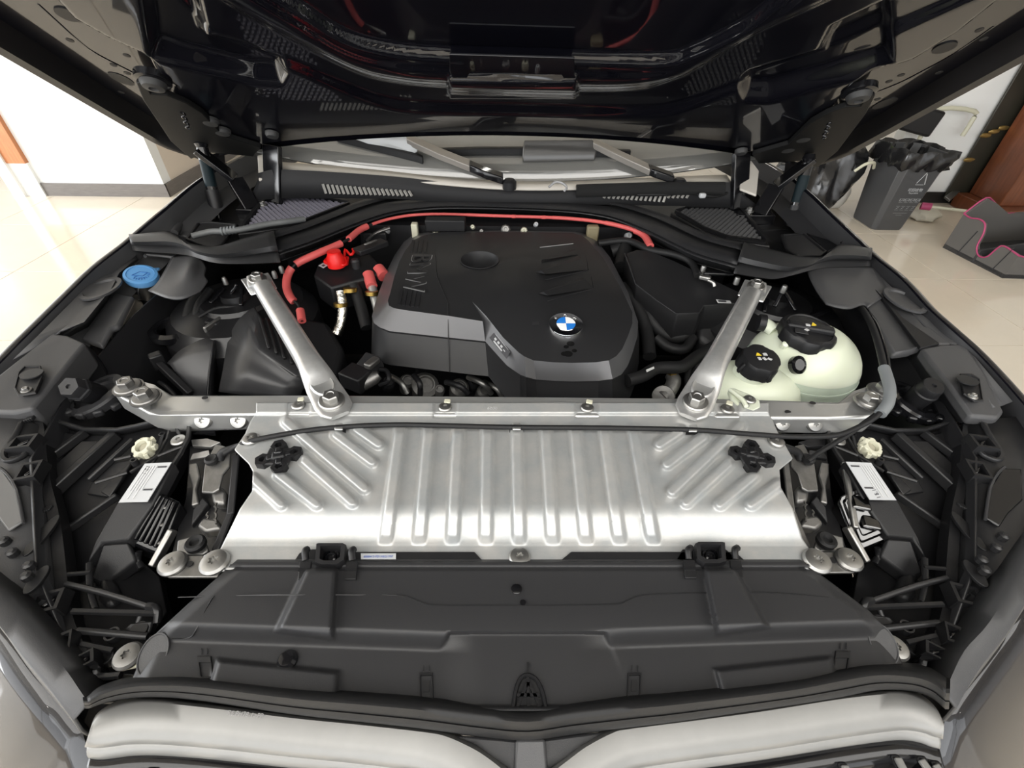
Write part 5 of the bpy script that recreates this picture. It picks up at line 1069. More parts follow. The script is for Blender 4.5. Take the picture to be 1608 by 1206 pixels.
# ================================================================== HEADLAMP CARRIERS (left measured, right its mirror image)
for s in (-1, 1):
    def Q(u, v, z):
        p = P(u, v, z); return p if s < 0 else Vector((-p.x, p.y, p.z))
    def QL(*t): return [Q(*a) for a in t]
    side = 'washer' if s < 0 else 'coolant'
    hcv = thing('headlamp_carrier', 'ribbed black headlamp carrier panel on the %s side' % side, 'carrier', Q(150, 800, .85))
    prism('floor_panel', QL((62, 668, .955), (92, 663, .955), (134, 676, .95), (184, 677, .95), (244, 664, .95), (294, 668, .95), (290, 700, .935), (262, 750, .925), (190, 850, .90), (150, 905, .89), (105, 935, .885), (88, 850, .91), (68, 760, .935)), .03, K_PL if s < 0 else K_PL, hcv, bevel=.002)
    tube('raised_edge', QL((66, 646, .985), (76, 652, .98), (92, 662, .975), (134, 674, .972), (184, 675, .972), (214, 669, .972), (244, 662, .972), (294, 666, .972), (297, 668, .972), (296, 688, .968), (284, 712, .962), (272, 730, .958)), .0035, K_CR, hcv, n=6, res=1)
    sheet('edge_wall', [QL((66, 646, .985), (92, 662, .975), (134, 674, .972), (184, 675, .972), (244, 662, .972), (296, 666, .972), (296, 688, .968)), QL((72, 660, .945), (94, 676, .94), (136, 686, .94), (184, 688, .94), (242, 676, .94), (288, 676, .94), (290, 692, .94))], K_PL, hcv, solid=.002)
    for a, b_, w, h in (((136, 678, .958), (68, 728, .95), .008, .014), ((183, 682, .958), (84, 772, .94), .012, .018), ((210, 690, .958), (140, 755, .94), .006, .01), ((186, 778, .935), (103, 835, .92), .006, .012), ((92, 664, .965), (66, 690, .955), .008, .012)):
        bar('rib', Q(*a), Q(*b_), w, h, K_CR, hcv)
    for q in (((72, 690, .957), (96, 676, .957), (124, 684, .955), (90, 708, .952)), ((76, 738, .95), (128, 692, .954), (172, 690, .954), (96, 756, .944))):
        prism('plank', QL(*q), .006, K_CR, hcv, bevel=.002)
    prism('opening', QL((160, 730, .942), (206, 722, .945), (200, 742, .94), (174, 780, .93), (136, 775, .93)), .004, K_DK, hcv, bevel=.001)
    prism('inner_plate', QL((190, 738, .947), (206, 726, .95), (188, 756, .942), (172, 780, .936), (158, 772, .937)), .004, K_CR, hcv, bevel=.001)
    for a, b_ in (((268, 668, .965), (262, 690, .96)), ((262, 690, .96), (240, 728, .95)), ((288, 700, .96), (248, 716, .955)), ((248, 716, .955), (205, 742, .95)), ((255, 684, .962), (248, 705, .957)), ((180, 722, .955), (206, 716, .955)), ((284, 712, .96), (274, 732, .955)), ((150, 758, .948), (200, 742, .95)), ((276, 670, .968), (282, 684, .965))):
        tube('web', QL(a, b_), .0025, K_CR, hcv, n=6, res=1)
    for u, v in ((254, 681), (209, 722)): lathe('eyelet', [(.005, -.01), (.005, 0), (.003, 0), (.003, -.006)], Q(u, v, .962), K_CR, hcv, n=14)
    bolt(hcv, Q(281, 692, .965), .011, m=ZND if s > 0 else ZNC)
    # spine with clip frames
    sp = spline(QL((58, 664, .985), (62, 690, .978), (64, 720, .968), (70, 760, .958), (80, 800, .95), (88, 850, .94), (93, 900, .93), (97, 940, .925), (104, 975, .925), (116, 1005, .928), (132, 1032, .93), (146, 1052, .932)), 4)
    rings('spine', [[p+Vector((-s*.012, .0, -.02)), p+Vector((-s*.010, 0, .002)), p+Vector((s*.004, 0, .005)), p+Vector((s*.012, 0, -.002)), p+Vector((s*.014, 0, -.03))] for p in sp], K_PL, hcv, smooth=50)
    # outer lamp body
    rows = [QL((-60, 650, 1.0), (-10, 655, .998), (18, 657, .996), (40, 660, .993), (60, 670, .985)), QL((-60, 720, .98), (-20, 722, .98), (10, 724, .979), (36, 726, .977), (60, 730, .968)), QL((-60, 800, .965), (-10, 802, .965), (20, 804, .964), (46, 806, .962), (72, 800, .95)), QL((-60, 850, .96), (-20, 860, .958), (20, 868, .955), (52, 872, .95), (82, 860, .938)), QL((-60, 880, .96), (-20, 905, .955), (20, 930, .95), (56, 942, .94), (92, 920, .925)), QL((-60, 900, .96), (0, 955, .955), (40, 990, .948), (70, 1004, .94), (102, 985, .925)), QL((-40, 920, .955), (20, 985, .95), (60, 1030, .942), (100, 1058, .935), (140, 1052, .93))]
    sheet('lamp_back', rows, K_TR if s < 0 else K_CR, hcv, smooth=60, solid=.003)
    prism('window_panel', QL((-30, 738, .985), (4, 737, .984), (26, 768, .978), (36, 818, .970), (12, 834, .968), (-4, 812, .972), (-30, 790, .975)), .004, mat('pale lamp window', (.10, .10, .10), .3) if s < 0 else K_GL, hcv, bevel=.002)
    tube('window_edge', QL((0, 735, .986), (12, 745, .984), (27, 770, .980), (37, 822, .972)), .002, K_LB, hcv, n=6, res=2)
    def clipframe(u, v, z, w, h, rz):
        c = Q(u, v, z); pts = [c+Matrix.Rotation(rz*-s, 3, 'Z') @ Vector((a*w/2, b_*h/2, 0)) for a, b_ in ((-1, -1), (1, -1), (1, 1), (-1, 1))]
        rings('clip_frame', [[c+(p-c)*k+Vector((0, 0, dz)) for p in pts] for k, dz in ((1.15, -.010), (1.0, .006), (.72, .006), (.62, -.004), (.05, -.004))], K_PL, hcv, smooth=20)
        bar('clip_tongue', c+(pts[0]-c)*.4, c+(pts[2]-c)*.4, .005, .006, K_GL, hcv)
    clipframe(38, 697, .99, .030, .026, .2); clipframe(48, 742, .978, .024, .032, .3); clipframe(76, 948, .94, .030, .026, .3); clipframe(102, 1012, .94, .016, .024, .5); clipframe(132, 1040, .935, .022, .016, .6)
    loop = QL((34, 664, .998), (24, 684, .995), (8, 708, .99), (6, 718, .988), (14, 724, .986), (36, 716, .984), (48, 700, .986))
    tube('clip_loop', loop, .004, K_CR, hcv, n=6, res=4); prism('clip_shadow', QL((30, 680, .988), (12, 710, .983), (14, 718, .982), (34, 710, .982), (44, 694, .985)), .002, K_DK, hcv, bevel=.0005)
    for u, v, h in ((68, 842, 1), (60, 912, .6)):
        c = Q(u, v, .952); prism('slot', [c+Vector((.008*math.cos(t), .030*h*math.sin(t), .004)) for t in [2*math.pi*k/20 for k in range(20)]], .004, K_DK, hcv, bevel=.0005)
    for u, v in ((42, 660), (48, 708), (70, 802), (82, 884)):
        for k in range(4): box('tooth', Q(u+3.2*k, v-1.2*k, .99-.0003*(v-660)+.006), (.003, .008, .006), K_CR, hcv, bevel=.001)
    for u, v in ((7, 850), (20, 868), (46, 888), (42, 905)): lathe('rivet', [(.006, -.004), (.006, .003), (.003, .005)], Q(u, v, .964), K_CR, hcv, n=10)
    # lower corner ribs
    prism('lower_floor', QL((96, 928, .90), (150, 905, .885), (200, 860, .88), (250, 905, .87), (262, 960, .87), (230, 1010, .88), (215, 1060, .90), (150, 1056, .91), (118, 1000, .905)), .02, K_BAY, hcv, bevel=.001)
    for pts, w in ((((104, 917, .93), (160, 930, .925), (232, 952, .92)), .004), (((114, 960, .93), (247, 963, .92)), .004), (((122, 990, .93), (232, 999, .92)), .004), (((128, 1012, .93), (178, 1022, .925)), .004), (((140, 885, .925), (141, 925, .92), (150, 957, .92)), .004), (((232, 952, .925), (243, 953, .925), (248, 963, .92), (247, 978, .915)), .005), (((222, 962, .92), (216, 978, .915)), .003), (((106, 902, .93), (142, 899, .925)), .003), (((152, 1050, .935), (156, 1062, .93), (190, 1060, .93)), .004)):
        tube('rib', QL(*pts), w, K_CR, hcv, n=6, res=2)
    prism('boss_pocket', QL((204, 978, .92), (241, 974, .92), (233, 997, .915), (188, 994, .915)), .012, K_PL, hcv, bevel=.002); lathe('pocket_hole', [(.010, 0), (.010, .002), (.007, .002)], Q(218, 990, .917), K_DK, hcv, n=16)
    prism('light_lump', QL((152, 902, .90), (178, 908, .90), (190, 940, .895), (166, 958, .895), (150, 940, .90)), .02, K_CR, hcv, bevel=.01, seg=3)
    for u, v in ((165, 1032), (175, 995)): lathe('eyelet', [(.008, -.01), (.008, 0), (.006, 0), (.006, -.008)], Q(u, v, .925), K_CR, hcv, n=14)
    prism('bolt_plate', QL((184, 1030, .945), (208, 1012, .945), (222, 1022, .945), (218, 1046, .945), (190, 1052, .945)), .004, WHP, hcv, bevel=.001); bolt(hcv, Q(202, 1031, .946), .0145, m=ZND if s < 0 else ZNC)
    # ------------------------------------------------ control unit
    ecu = thing('control_unit', 'black headlamp control unit with white sticker, %s' % ('finned heat sink side' if s < 0 else 'shiny metal lid side'), 'control unit', Q(220, 800, .92))
    lab4 = QL((229, 729, .972), (271, 727, .972), (233, 789, .955), (188, 790, .955))
    prism('body', QL((226, 727, .969), (274, 725, .969), (238, 792, .951), (200, 848, .928), (158, 852, .925), (136, 882, .915), (150, 850, .922), (186, 790, .951)), .022, K_GR if s < 0 else K_PL, ecu, bevel=.003)
    prism('body_base', QL((160, 853, .922), (202, 850, .924), (216, 880, .905), (160, 920, .895), (140, 910, .90)), .02, K_PL, ecu, bevel=.004)
    lb = quadpatch('sticker', lab4, WHT, ecu, lift=.0015, th=.001)
    def onl(a, b_): return bil(lab4, a, b_)
    xd = lab4[3]-lab4[0]; nn = (lab4[1]-lab4[0]).cross(lab4[3]-lab4[0]).normalized(); nn = -nn if nn.z < 0 else nn
    for k, b_ in enumerate((.12, .22, .32, .42, .52)):
        a0 = .08 if k > 1 else .10; b1 = .92 if k % 2 else .72
        quadpatch('sticker_line', [onl(b_, a0), onl(b_+.035, a0), onl(b_+.035, b1), onl(b_, b1)], INKG, lb, lift=.003)
    for t_, a_, sz in (('13', .13, .008), ('1.1', .22, .008)) if s < 0 else (('5.1', .80, .008), ('11', .90, .008)): text('sticker_text', t_, onl(.22 if s < 0 else .6, a_)+nn*.0030, (xd if s < 0 else -xd), nn, sz, INK, lb, depth=.0003)
    for a0 in (.10, .68): quadpatch('sticker_block', [onl(.60, a0), onl(.92, a0), onl(.92, a0+.04), onl(.60, a0+.04)], INK, lb, lift=.003)
    # heat sink / shiny lid
    hs4 = QL((250, 772, .95), (284, 788, .94), (252, 872, .905), (200, 852, .915))
    if s < 0:
        prism('heat_sink', hs4, .03, K_GL, ecu, bevel=.003)
        for k in range(6):
            a, b_ = bil(hs4, .10+.155*k, .04), bil(hs4, .08+.155*k, .92); bar('fin', a+Vector((0, 0, .003)), b_+Vector((0, 0, .003)), .005, .010, K_GL, ecu, bevel=.002)
        for a, b_ in ((.6, .2), (.75, .5), (.9, .8)): bolt(ecu, bil(hs4, a, b_)+Vector((0, 0, .004)), .005, m=ZND)
    else:
        K_SH = mat('polished dark metal lid', (.13, .13, .13), .15, metal=1.0)
        prism('lid', hs4, .03, K_SH, ecu, bevel=.004)
        for k, (w, h) in enumerate(((1.0, .004), (.80, .008), (.62, .010))):
            pts = [bil(hs4, .5+(a-.5)*w, .5+(b_-.5)*(w+.04)) for a, b_ in ((0, .05), (.1, 0), (.9, 0), (1, .05), (1, .95), (.9, 1), (.1, 1), (0, .95))]
            prism('lid_step', [p+Vector((0, 0, h)) for p in pts], .005, K_SH, ecu, bevel=.002)
        for b_ in (.28, .66): box('lid_pad', bil(hs4, .42, b_)+Vector((0, 0, .012)), (.024, .024, .006), K_SH, ecu, rz=-.3, bevel=.004)
    tube('cable_tail', QL((218, 866, .91), (217, 880, .90), (222, 892, .895)), .004, K_PL, ecu, n=6)
    # ------------------------------------------------ hood latch
    lt = thing('hood_latch', 'grey steel hood latch mechanism with levers on the %s side' % side, 'latch', Q(320, 790, .9))
    prism('latch_plate', QL((321, 730, .965), (338, 697, .97), (352, 700, .97), (362, 708, .968), (361, 732, .962), (350, 745, .96), (344, 768, .955), (334, 774, .952), (316, 773, .952)), .004, ZND, lt, bevel=.0015)
    prism('latch_plate', QL((278, 848, .95), (300, 842, .95), (322, 850, .948), (328, 864, .945), (318, 872, .944), (276, 870, .944)), .006, ZND, lt, bevel=.002)
    prism('lever', QL((296, 728, .95), (309, 726, .95), (314, 748, .945), (308, 768, .94), (312, 790, .935), (300, 794, .935), (302, 764, .94), (296, 744, .945)), .008, ZND, lt, bevel=.002)
    prism('lever', QL((330, 772, .945), (346, 762, .948), (356, 772, .945), (352, 792, .94), (334, 790, .94)), .016, ZND, lt, bevel=.004)
    prism('lever', QL((308, 826, .94), (318, 812, .943), (342, 814, .942), (348, 830, .938), (322, 836, .938)), .016, ZND, lt, bevel=.004)
    prism('lever', QL((300, 690, .96), (326, 688, .96), (346, 694, .96), (330, 702, .955), (302, 700, .955)), .006, K_PL if s > 0 else ZND, lt, bevel=.001)
    prism('lever', QL((302, 712, .95), (328, 706, .955), (330, 716, .95), (298, 722, .945)), .006, K_PL if s > 0 else ZND, lt, bevel=.001)
    prism('lever', QL((302, 800, .93), (318, 780, .935), (328, 790, .93), (300, 826, .92)), .01, K_PL, lt, bevel=.002)
    bar('long_rod', Q(371, 715, .965), Q(362, 808, .945), .010, .004, ZND if s > 0 else K_GR, lt); bar('long_rod', Q(362, 806, .945), Q(338, 866, .935), .010, .004, ZND if s > 0 else K_GR, lt)
    bar('bright_rail', Q(272, 832, .945), Q(240, 890, .925), .008, .012, ZNC, lt)
    if s > 0: bar('bright_rail', Q(272, 728, .96), Q(256, 835, .935), .008, .008, ZNC, lt)
    lathe('grommet', [(.012, -.002), (.0125, .004), (.010, .007), (.006, .006), (.004, .002)], Q(308, 855, .952), K_RB, lt, n=20); lathe('grommet', [(.009, -.002), (.0095, .004), (.007, .006), (.003, .004)], Q(333, 723, .968), K_RB, lt, n=20)
    tube('spring', [Q(338+2*math.cos(k*1.5), 790+4*k*.6+2*math.sin(k*1.5), .945) for k in range(14)], .0015, ZND, lt, n=6, res=2)
    tube('spring', [Q(326+1.5*math.cos(k*1.5), 804+2*k, .938) for k in range(8)], .0015, ZND, lt, n=6, res=2)
    prism('dark_core', QL((298, 700, .93), (372, 706, .94), (364, 806, .925), (334, 866, .91), (270, 868, .905), (292, 780, .92)), .02, K_BAY, lt, bevel=.001)
    prism('foot_bracket', QL((251, 899, .952), (276, 872, .952), (340, 872, .953), (358, 882, .953), (341, 906, .952), (264, 906, .952)), .004, ZND, lt, bevel=.001)
    bolt(lt, Q(272, 886, .953), .0165, m=ZNC); lathe('bracket_hole', [(.004, 0), (.004, .001)], Q(298, 886, .953), K_DK, lt, n=12)
    tube('cable_end', QL((346, 722, .965), (349, 711, .974), (362, 706, .98), (375, 702, .985)), .006, K_RB, lt, n=8)
    # white adjuster wheel
    wn_ = thing('adjuster_wheel', 'cream white toothed adjuster wheel on the %s side carrier' % side, 'adjuster', Q(226, 702, .95))
    c = Q(226, 703, .965); nz = Vector((s*.15, -.35, 1)).normalized()
    kn2 = lambda i: 1.0 if i % 6 < 4 else .82
    lathe('wheel', [(.0145, -.010), (.0155, -.008), (.0155, .004), (.014, .006), (.009, .006), (.008, .000), (.007, -.006)], c, WHP, wn_, nrm=nz, n=36, knurl=[kn2, kn2, kn2, kn2, None, None, None])
    x_, y_, z_ = frame(nz)
    for k in range(6):
        a = k*math.pi/3; box('tooth', c+x_*.0150*math.cos(a)+y_*.0150*math.sin(a)-z_*.002, (.006, .006, .009), WHP, wn_, rz=a, bevel=.001)
    lathe('hub', [(.0065, -.006), (.0065, .001), (.003, .002)], c, mat('dark cream', (.35, .33, .25), .5), wn_, nrm=nz, n=14)

# ================================================================== CABLES
def cable(nm, lab, pts, r, m):
    o_ = tube(nm, PL(*pts), r, m, None, n=10, res=5); tag(o_, lab, 'cable'); return o_
cable('release_cable', 'black hood release cable lying across the ribbed plate', ((352, 712, .985), (368, 703, .99), (400, 691, 1.006), (470, 678, 1.011), (531, 671, 1.012), (620, 667, 1.012), (720, 669, 1.012), (811, 671, 1.012), (950, 672, 1.012), (1088, 675, 1.012), (1170, 681, 1.012), (1250, 686, 1.008), (1310, 684, 1.008), (1345, 672, 1.012), (1375, 655, 1.022), (1391, 634, 1.032), (1394, 610, 1.036)), .0038, K_RB)
cable('release_cable', 'second black cable rising from the coolant side latch', ((1268, 724, .985), (1290, 708, .99), (1330, 684, 1.0), (1360, 662, 1.01), (1378, 648, 1.02), (1390, 630, 1.028)), .0038, K_RB)
cable('grey_cable_sleeve', 'grey protective sleeve around the cables at the right beam end', ((1382, 650, 1.024), (1395, 632, 1.032), (1397, 610, 1.038), (1392, 590, 1.04), (1388, 578, 1.042)), .0082, GRYS)
cable('twin_cable', 'black twin cables running up from the grey sleeve to the trim', ((1389, 582, 1.042), (1383, 555, 1.045), (1376, 530, 1.048), (1366, 505, 1.046), (1350, 480, 1.03), (1338, 472, 1.01)), .0055, K_RB)
cable('twin_cable', 'outer black cable beside the twin cable at the trim clip', ((1396, 590, 1.042), (1392, 560, 1.045), (1384, 532, 1.048), (1374, 506, 1.046), (1360, 486, 1.03)), .004, K_GL)
cable('loom_tube', 'grey corrugated loom tube lying on the left intake grille edge', ((302, 371, 1.075), (330, 364, 1.08), (352, 363, 1.082), (380, 360, 1.082), (420, 352, 1.082), (450, 348, 1.08), (478, 344, 1.075)), .0065, mat('grey loom tape', (.12, .125, .125), .5))
for k in range(5):
    o_ = lathe('loom_ring', [(.009, -.002), (.009, .002)], P(349+5*k, 363-.6*k, 1.082), GRYS, None, nrm=(1, .2, 0), n=14); tag(o_, 'ribbed ring on the grey loom tube above the left end cap', 'ring', 'ribbed rings on the loom tube')
cable('washer_hose', 'black washer hose with white clip on the right cowl', ((1000, 306, 1.10), (1050, 305, 1.10), (1080, 302, 1.10), (1103, 307, 1.10), (1125, 308, 1.095), (1150, 300, 1.10)), .004, K_RB)
o_ = box('hose_clip', P(1103, 307, 1.105), (.016, .012, .012), WHT, None, rz=.1); tag(o_, 'small white clip on the right cowl washer hose', 'clip')
cable('washer_tube', 'clear looped washer tube at the middle of the cowl', ((862, 294, 1.13), (872, 286, 1.14), (882, 287, 1.14), (890, 294, 1.13), (886, 300, 1.12)), .003, mat('clear tube', (.3, .3, .3), .2))
cable('rear_hose', 'thin black hose under the coolant tank towards the beam', ((1330, 560, .97), (1342, 580, .96), (1330, 600, .95), (1300, 622, .94)), .006, K_RB)

# ================================================================== RADIATOR SHROUD
shd = thing('radiator_shroud', 'wide dark grey plastic radiator shroud panel across the front', 'shroud', (0, .25, .9))
sh_l = [(380, 872), (371, 880), (322, 924), (280, 962), (238, 1001), (226, 1024), (212, 1056), (204, 1075), (196, 1100)]
sh_r = [(1246, 872), (1257, 879), (1310, 918), (1366, 960), (1386, 982), (1400, 1004), (1414, 1034), (1422, 1056), (1430, 1100)]
HL = [(481, 888), (531, 888), (524, 1005), (432, 992)]; HR = [(1103, 886), (1152, 886), (1208, 986), (1125, 998)]
LP = [(340, 1034), (533, 1054), (530, 1110), (318, 1110)]; RP = [(1121, 1050), (1306, 1030), (1328, 1110), (1138, 1110)]
CTR = [(706, 994), (950, 994), (1000, 1110), (640, 1110)]
SEAL_V = cv([(130, 1090), (201, 1074), (320, 1072), (460, 1087), (660, 1102), (830, 1120), (1000, 1100), (1240, 1075), (1378, 1050), (1440, 1054), (1486, 1076)])
def zsh(u, v):
    z = .974+.012*ss(874, 884, v)-.0025*ss(889, 891, v)*(1-ss(893, 896, v))+.004*ss(895, 985, v)
    k = 1-(ss(690, 720, u)*(1-ss(935, 985, u)))          # valley left and right, not in the middle
    k2 = (1-ss(690, 760, u))*1.0 if u < 828 else ss(890, 990, u)
    off = 0 if u < 828 else -4
    zone = ss(982, 1018, v-off-(.06*(u-480) if u < 828 else -.06*(u-1160))*.6)
    z -= .020*zone*max(k, k2)
    if 640 < u < 1010 and v > 985:
        z -= .012*(1-ss(-3, 3, sd(u, v, CTR)))*(1-max(0, zone*k2))
    for H_ in (HL, HR):
        if H_[3][0]-20 < u < H_[2][0]+100 and v < 1012: z += .016*(1-ss(-7, 3, sd(u, v, H_)))*ss(884, 900, v)
    if v > 1025:
        z += .009*(1-ss(-7, 3, min(sd(u, v, LP), sd(u, v, RP))))
    z -= .012*ss(0, 26, 26-min(u-ylerp(sh_l, v), ylerp(sh_r, v)-u))*(1 if v > 890 else 0)*.6
    return z-.06*ss(6, 16, v-SEAL_V(u))
field('panel', sh_l, sh_r, 873, 1116, 132, 330, .97, zsh, K_TR if False else mat('shroud plastic', (.027, .027, .0285), .44, spec=.35, bump=.08, bscale=1400), shd, solid=.003, smooth=70)
K_LINE = K_DK
tube('mould_line', [P(u, v, zsh(u, v)+.0003) for u, v in ((280, 938), (380, 935), (467, 934), (560, 934), (630, 935), (655, 943), (680, 950), (760, 951), (870, 951), (965, 949), (985, 943), (1010, 935), (1100, 931), (1215, 931), (1320, 940))], .0007, K_LINE, shd, n=6, res=5)
tube('mould_line', [P(u, v, zsh(u, v)+.0003) for u, v in ((336, 936), (328, 948), (310, 985), (298, 1001), (270, 1003))], .0007, K_LINE, shd, n=6, res=4)
lathe('button', [(.006, -.002), (.006, .002), (.004, .003)], P(811, 926, zsh(811, 926)), K_GL, shd, n=14); lathe('button', [(.0032, -.002), (.0032, .002)], P(821, 947, zsh(821, 947)), K_GL, shd, n=10)
lathe('button', [(.010, -.002), (.010, .003), (.007, .007), (.002, .008)], P(452, 1038, zsh(452, 1038)), K_GL, shd, n=18)
for u, v, r in ((241, 1028, .0135), (1386, 1010, .0135)): lathe('round_pad', [(r*1.06, -.002), (r*1.06, .0015), (r, .0015), (r*.95, .0004), (r*.1, .0004)], P(u, v, zsh(u, v)+.001), K_TR, shd, n=30, nrm=(0, -.3, 1), sy=1.4)
for u, v, w, h, lean in ((325, 1048, 20, 34, -.25), (670, 1078, 20, 40, -.05), (995, 1077, 20, 38, .08), (1318, 1042, 22, 38, .3)):
    z = zsh(u, v)+.001; q = [P(u-w/2-lean*-h/2*0-(v-1048)*0+lean*(h/2), v-h/2, z), P(u+w/2+lean*(h/2), v-h/2, z), P(u+w/2-lean*(h/2)*-1*0+lean*0, v+h/2, z), P(u-w/2, v+h/2, z)]
    c = sum(q, Vector())/4
    rings('clip_pocket', [[c+(p-c)*k+Vector((0, 0, dz)) for p in q] for k, dz in ((1.08, -.003), (1.05, .001), (.88, .001), (.80, -.003), (.1, -.003))], K_PL, shd, smooth=20)
    quadpatch('pocket_hole', [c+(p-c)*.45+Vector((0, 0, -.001)) for p in q] if u in (670, 995) else [q[0].lerp(q[3], .05)+Vector((0, 0, .0005)), q[1].lerp(q[2], .05)+Vector((0, 0, .0005)), q[1].lerp(q[2], .3)+Vector((0, 0, .0005)), q[0].lerp(q[3], .3)+Vector((0, 0, .0005))], K_DK, shd, lift=.0006)
    for dx in (-4, 5): bar('mould_tick', P(u+dx+lean*h*.6, v-h/2-13, z+.0005), P(u+dx+lean*h*.5, v-h/2-4, z+.0005), .0008, .0008, K_LINE, shd, bevel=0)
# centre fish-bone bracket
zc = .978
tube('fishbone', [P(u, v, zc+.002) for u, v in ((806, 1112), (809, 1090), (814, 1072), (822, 1062), (834, 1062), (844, 1070), (852, 1088), (857, 1112))], .0022, K_PL, shd, n=6, res=3)
for a, b_ in (((829, 1063), (830, 1112)), ((829, 1072), (818, 1096)), ((830, 1072), (842, 1096)), ((818, 1096), (812, 1112)), ((842, 1096), (848, 1112)), ((812, 1092), (848, 1092)), ((829, 1040), (829, 1064))): bar('fishbone', P(*a, zc+.0015), P(*b_, zc+.0015), .003 if b_ != (829, 1064) else .0012, .003, K_PL, shd, bevel=0)
prism('fishbone_gap', [P(u, v, zc+.0006) for u, v in ((810, 1110), (814, 1080), (824, 1066), (835, 1066), (846, 1080), (852, 1110))], .002, K_DK, shd, bevel=0)
# latch loops on the rear edge
for u0, v0, s in ((517, 868, 1), (1118, 866, -1)):
    ll = thing('shroud_catch', 'black square loop catch on the shroud rear edge, %s' % ('washer side' if s > 0 else 'coolant side'), 'catch', P(u0, v0, .97))
    outer = [(-22, 16), (-20, -13), (-16, -14), (22, -14), (26, -12), (24, 12), (12, 20), (-12, 20)]
    o3 = [P(u0+s*a, v0+b_, .998 if b_ < 0 else .993) for a, b_ in outer]; c = P(u0+2*s, v0-1, .996)
    rings('loop', [[c+(p-c)*k+Vector((0, 0, dz)) for p in o3] for k, dz in ((1.0, -.014), (1.02, 0), (.98, .002), (.70, .002), (.66, 0), (.64, -.014))], K_PL, ll, False, False, smooth=30)
    for k in range(3): lathe('coil', [(.014-.004*k, -.004), (.014-.004*k, 0), (.012-.004*k, .001), (.011-.004*k, -.002)], P(u0+2*s, v0+8, .982+.003*k), K_GL, ll, n=20, nrm=(0, -.3, 1))
    for dx in (-37, 36):
        tube('hook', [P(u0+dx*s, v0+12, .992), P(u0+dx*s-1, v0-2, .996), P(u0+dx*s+3, v0-6, .994)], .004, K_PL, ll, n=8)
        q = [P(u0+dx*s+a-(3 if b_ > 30 else 0)*s, v0+b_, .9905) for a, b_ in ((-9, 14), (9, 14), (9, 42), (-9, 42))]
        prism('window', [p+Vector((0, 0, .0008)) for p in q], .003, K_DK, ll, bevel=.0005); bar('window_bar', (q[0]+q[3])/2+Vector((0, 0, .0015)), (q[1]+q[2])/2+Vector((0, 0, .0015)), .003, .002, K_PL, ll, bevel=0)
# ================================================================== FRONT SEAL AND KIDNEY GRILLES
fs = thing('front_seal', 'long black rubber hood seal along the front edge', 'seal', (0, .15, .95))
up_ = [(137, 1098), (160, 1082), (201, 1070), (250, 1066), (320, 1068), (460, 1083), (560, 1090), (660, 1098), (760, 1110), (830, 1117), (900, 1106), (1000, 1096), (1073, 1090), (1240, 1071), (1320, 1055), (1378, 1047), (1430, 1050), (1462, 1058), (1486, 1074)]
lo_ = [(140, 1112), (165, 1103), (201, 1096), (250, 1094), (320, 1100), (460, 1121), (560, 1132), (660, 1143), (760, 1156), (830, 1161), (900, 1152), (1000, 1140), (1073, 1131), (1240, 1107), (1320, 1094), (1378, 1083), (1430, 1084), (1462, 1094), (1484, 1112)]
rws = []
for t, z in ((-.25, .955), (-.05, .975), (.05, .990), (.2, .997), (.38, .997), (.55, .991), (.66, .982), (.70, .979), (.74, .980), (.86, .976), (1.0, .962), (1.05, .945)):
    rws.append(spline([P(a[0]*(1-t)+c[0]*t, a[1]*(1-t)+c[1]*t, z) for a, c in zip(up_, lo_)], 4))
sheet('profile', rws, K_RB, fs, smooth=70, solid=.002)
for s in (0, -1): rings('end_plug', [[r[s] for r in rws], [r[s]+Vector((-.004 if s == 0 else .004, 0, 0)) for r in rws]], K_RB, fs, smooth=40)
for u, v in ((660, 1117), (1092, 1104)): box('seam_bead', P(u, v, .986), (.008, .008, .004), K_RB, fs, rz=.78)
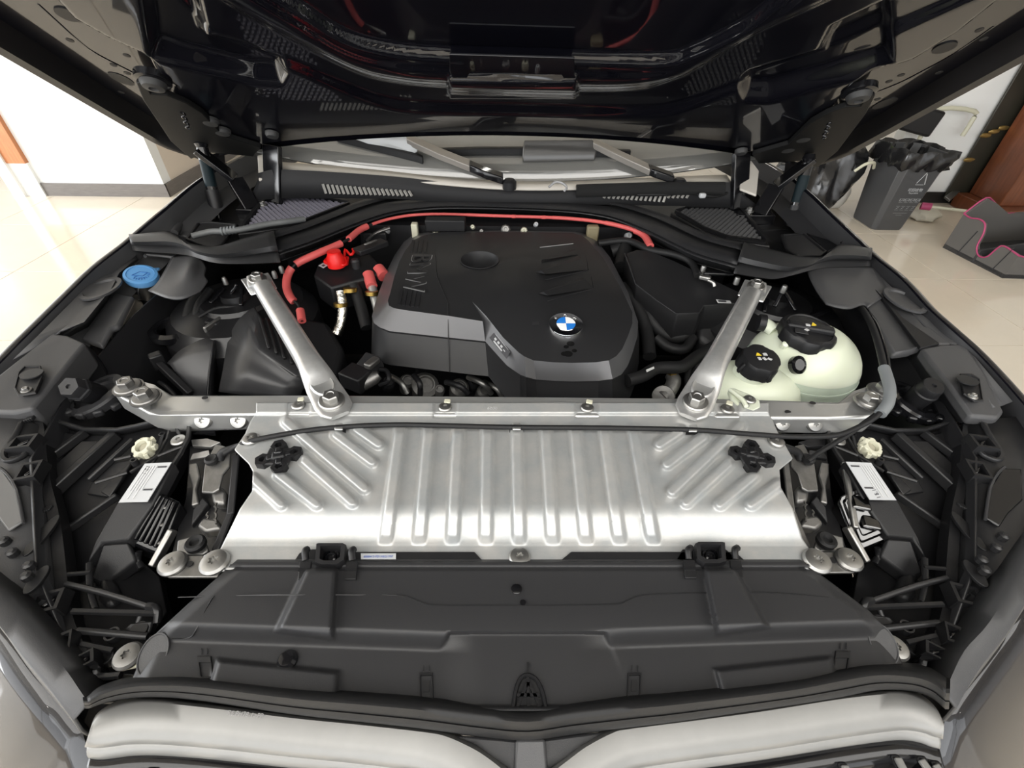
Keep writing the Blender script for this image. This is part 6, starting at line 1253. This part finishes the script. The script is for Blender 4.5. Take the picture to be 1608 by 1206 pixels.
for s in (-1, 1):
    kg = thing('kidney_grille', 'satin silver kidney grille surround with dark slats, %s' % ('left half' if s < 0 else 'right half'), 'grille', (s*.25, .12, .6))
    if s < 0:
        tp_ = [(140, 1150), (150, 1128), (172, 1112), (205, 1101), (250, 1100), (330, 1108), (460, 1124), (560, 1134), (667, 1146), (703, 1153), (743, 1171), (770, 1188), (800, 1212)]
        bt_ = [(133, 1172), (150, 1174), (172, 1172), (205, 1168), (250, 1168), (330, 1174), (460, 1188), (560, 1198), (640, 1208), (672, 1216), (705, 1230), (730, 1246), (752, 1262)]
    else:
        tp_ = [(1483, 1140), (1470, 1116), (1450, 1098), (1425, 1088), (1395, 1086), (1320, 1094), (1200, 1113), (1090, 1128), (988, 1141), (961, 1147), (921, 1168), (896, 1186), (862, 1212)]
        bt_ = [(1481, 1160), (1466, 1156), (1450, 1150), (1424, 1146), (1392, 1148), (1320, 1158), (1200, 1177), (1090, 1192), (1010, 1204), (984, 1212), (950, 1228), (925, 1246), (908, 1262)]
    rw = []
    for t, z in ((-.10, .930), (0, .948), (.06, .952), (.5, .950), (.88, .944), (1.0, .936), (1.06, .925)):
        rw.append(spline([P(a[0]*(1-t)+c[0]*t, a[1]*(1-t)+c[1]*t, z) for a, c in zip(tp_, bt_)], 4))
    sheet('surround', rw, SIL, kg, smooth=60, solid=.003)
    b3_ = rw[-2]
    sheet('chrome_lip', [[p+Vector((0, .004, -.001)) for p in b3_], [p+Vector((0, -.002, -.007)) for p in b3_], [p+Vector((0, -.004, -.010)) for p in b3_], [p+Vector((0, -.006, -.018)) for p in b3_]], SIL, kg, smooth=60, solid=.001)
    sheet('inner_frame', [[p+Vector((0, -.005, -.014)) for p in b3_], [p+Vector((0, -.020, -.022)) for p in b3_], [p+Vector((0, -.025, -.06)) for p in b3_], [p+Vector((0, -.02, -.3)) for p in b3_]], K_GL, kg, smooth=60, solid=.002)
    for k in range(8):
        x = s*(.075+.044*k); y0 = .078-.002*k if k < 6 else .085
        uu = b3_[min(len(b3_)-1, max(0, int(len(b3_)*(1-(k+1.2)/9))))]
        yb = uu.y-.016
        box('slat', (uu.x, yb-.016, .80), (.010, .034, .24), K_GL, kg, bevel=.003); box('slat_tip', (uu.x, yb-.018, .921), (.007, .030, .004), SIL, kg, bevel=.001, rz=s*.25*(k > 5))
cb = thing('grille_centre_block', 'black plastic block between the two kidney grilles', 'trim', (.01, .1, .9))
prism('base', PL((690, 1152, .945), (760, 1156, .945), (830, 1162, .945), (905, 1152, .945), (965, 1146, .945), (925, 1170, .94), (895, 1190, .94), (860, 1216, .935), (800, 1216, .935), (770, 1190, .94), (742, 1172, .94)), .05, K_GR, cb, bevel=.003)
prism('block', PL((809, 1160, .952), (857, 1159, .952), (862, 1230, .94), (806, 1230, .94)), .03, K_TR, cb, bevel=.003)
text('stamped_text', 'R6.PH78-1>PP', P(385, 1122, .9535), P(460, 1130, .95)-P(385, 1122, .95), (0, 0, 1), .006, mat('pressed grey', (.30, .297, .29), .4), bpy.data.objects['kidney_grille'], depth=.0003)
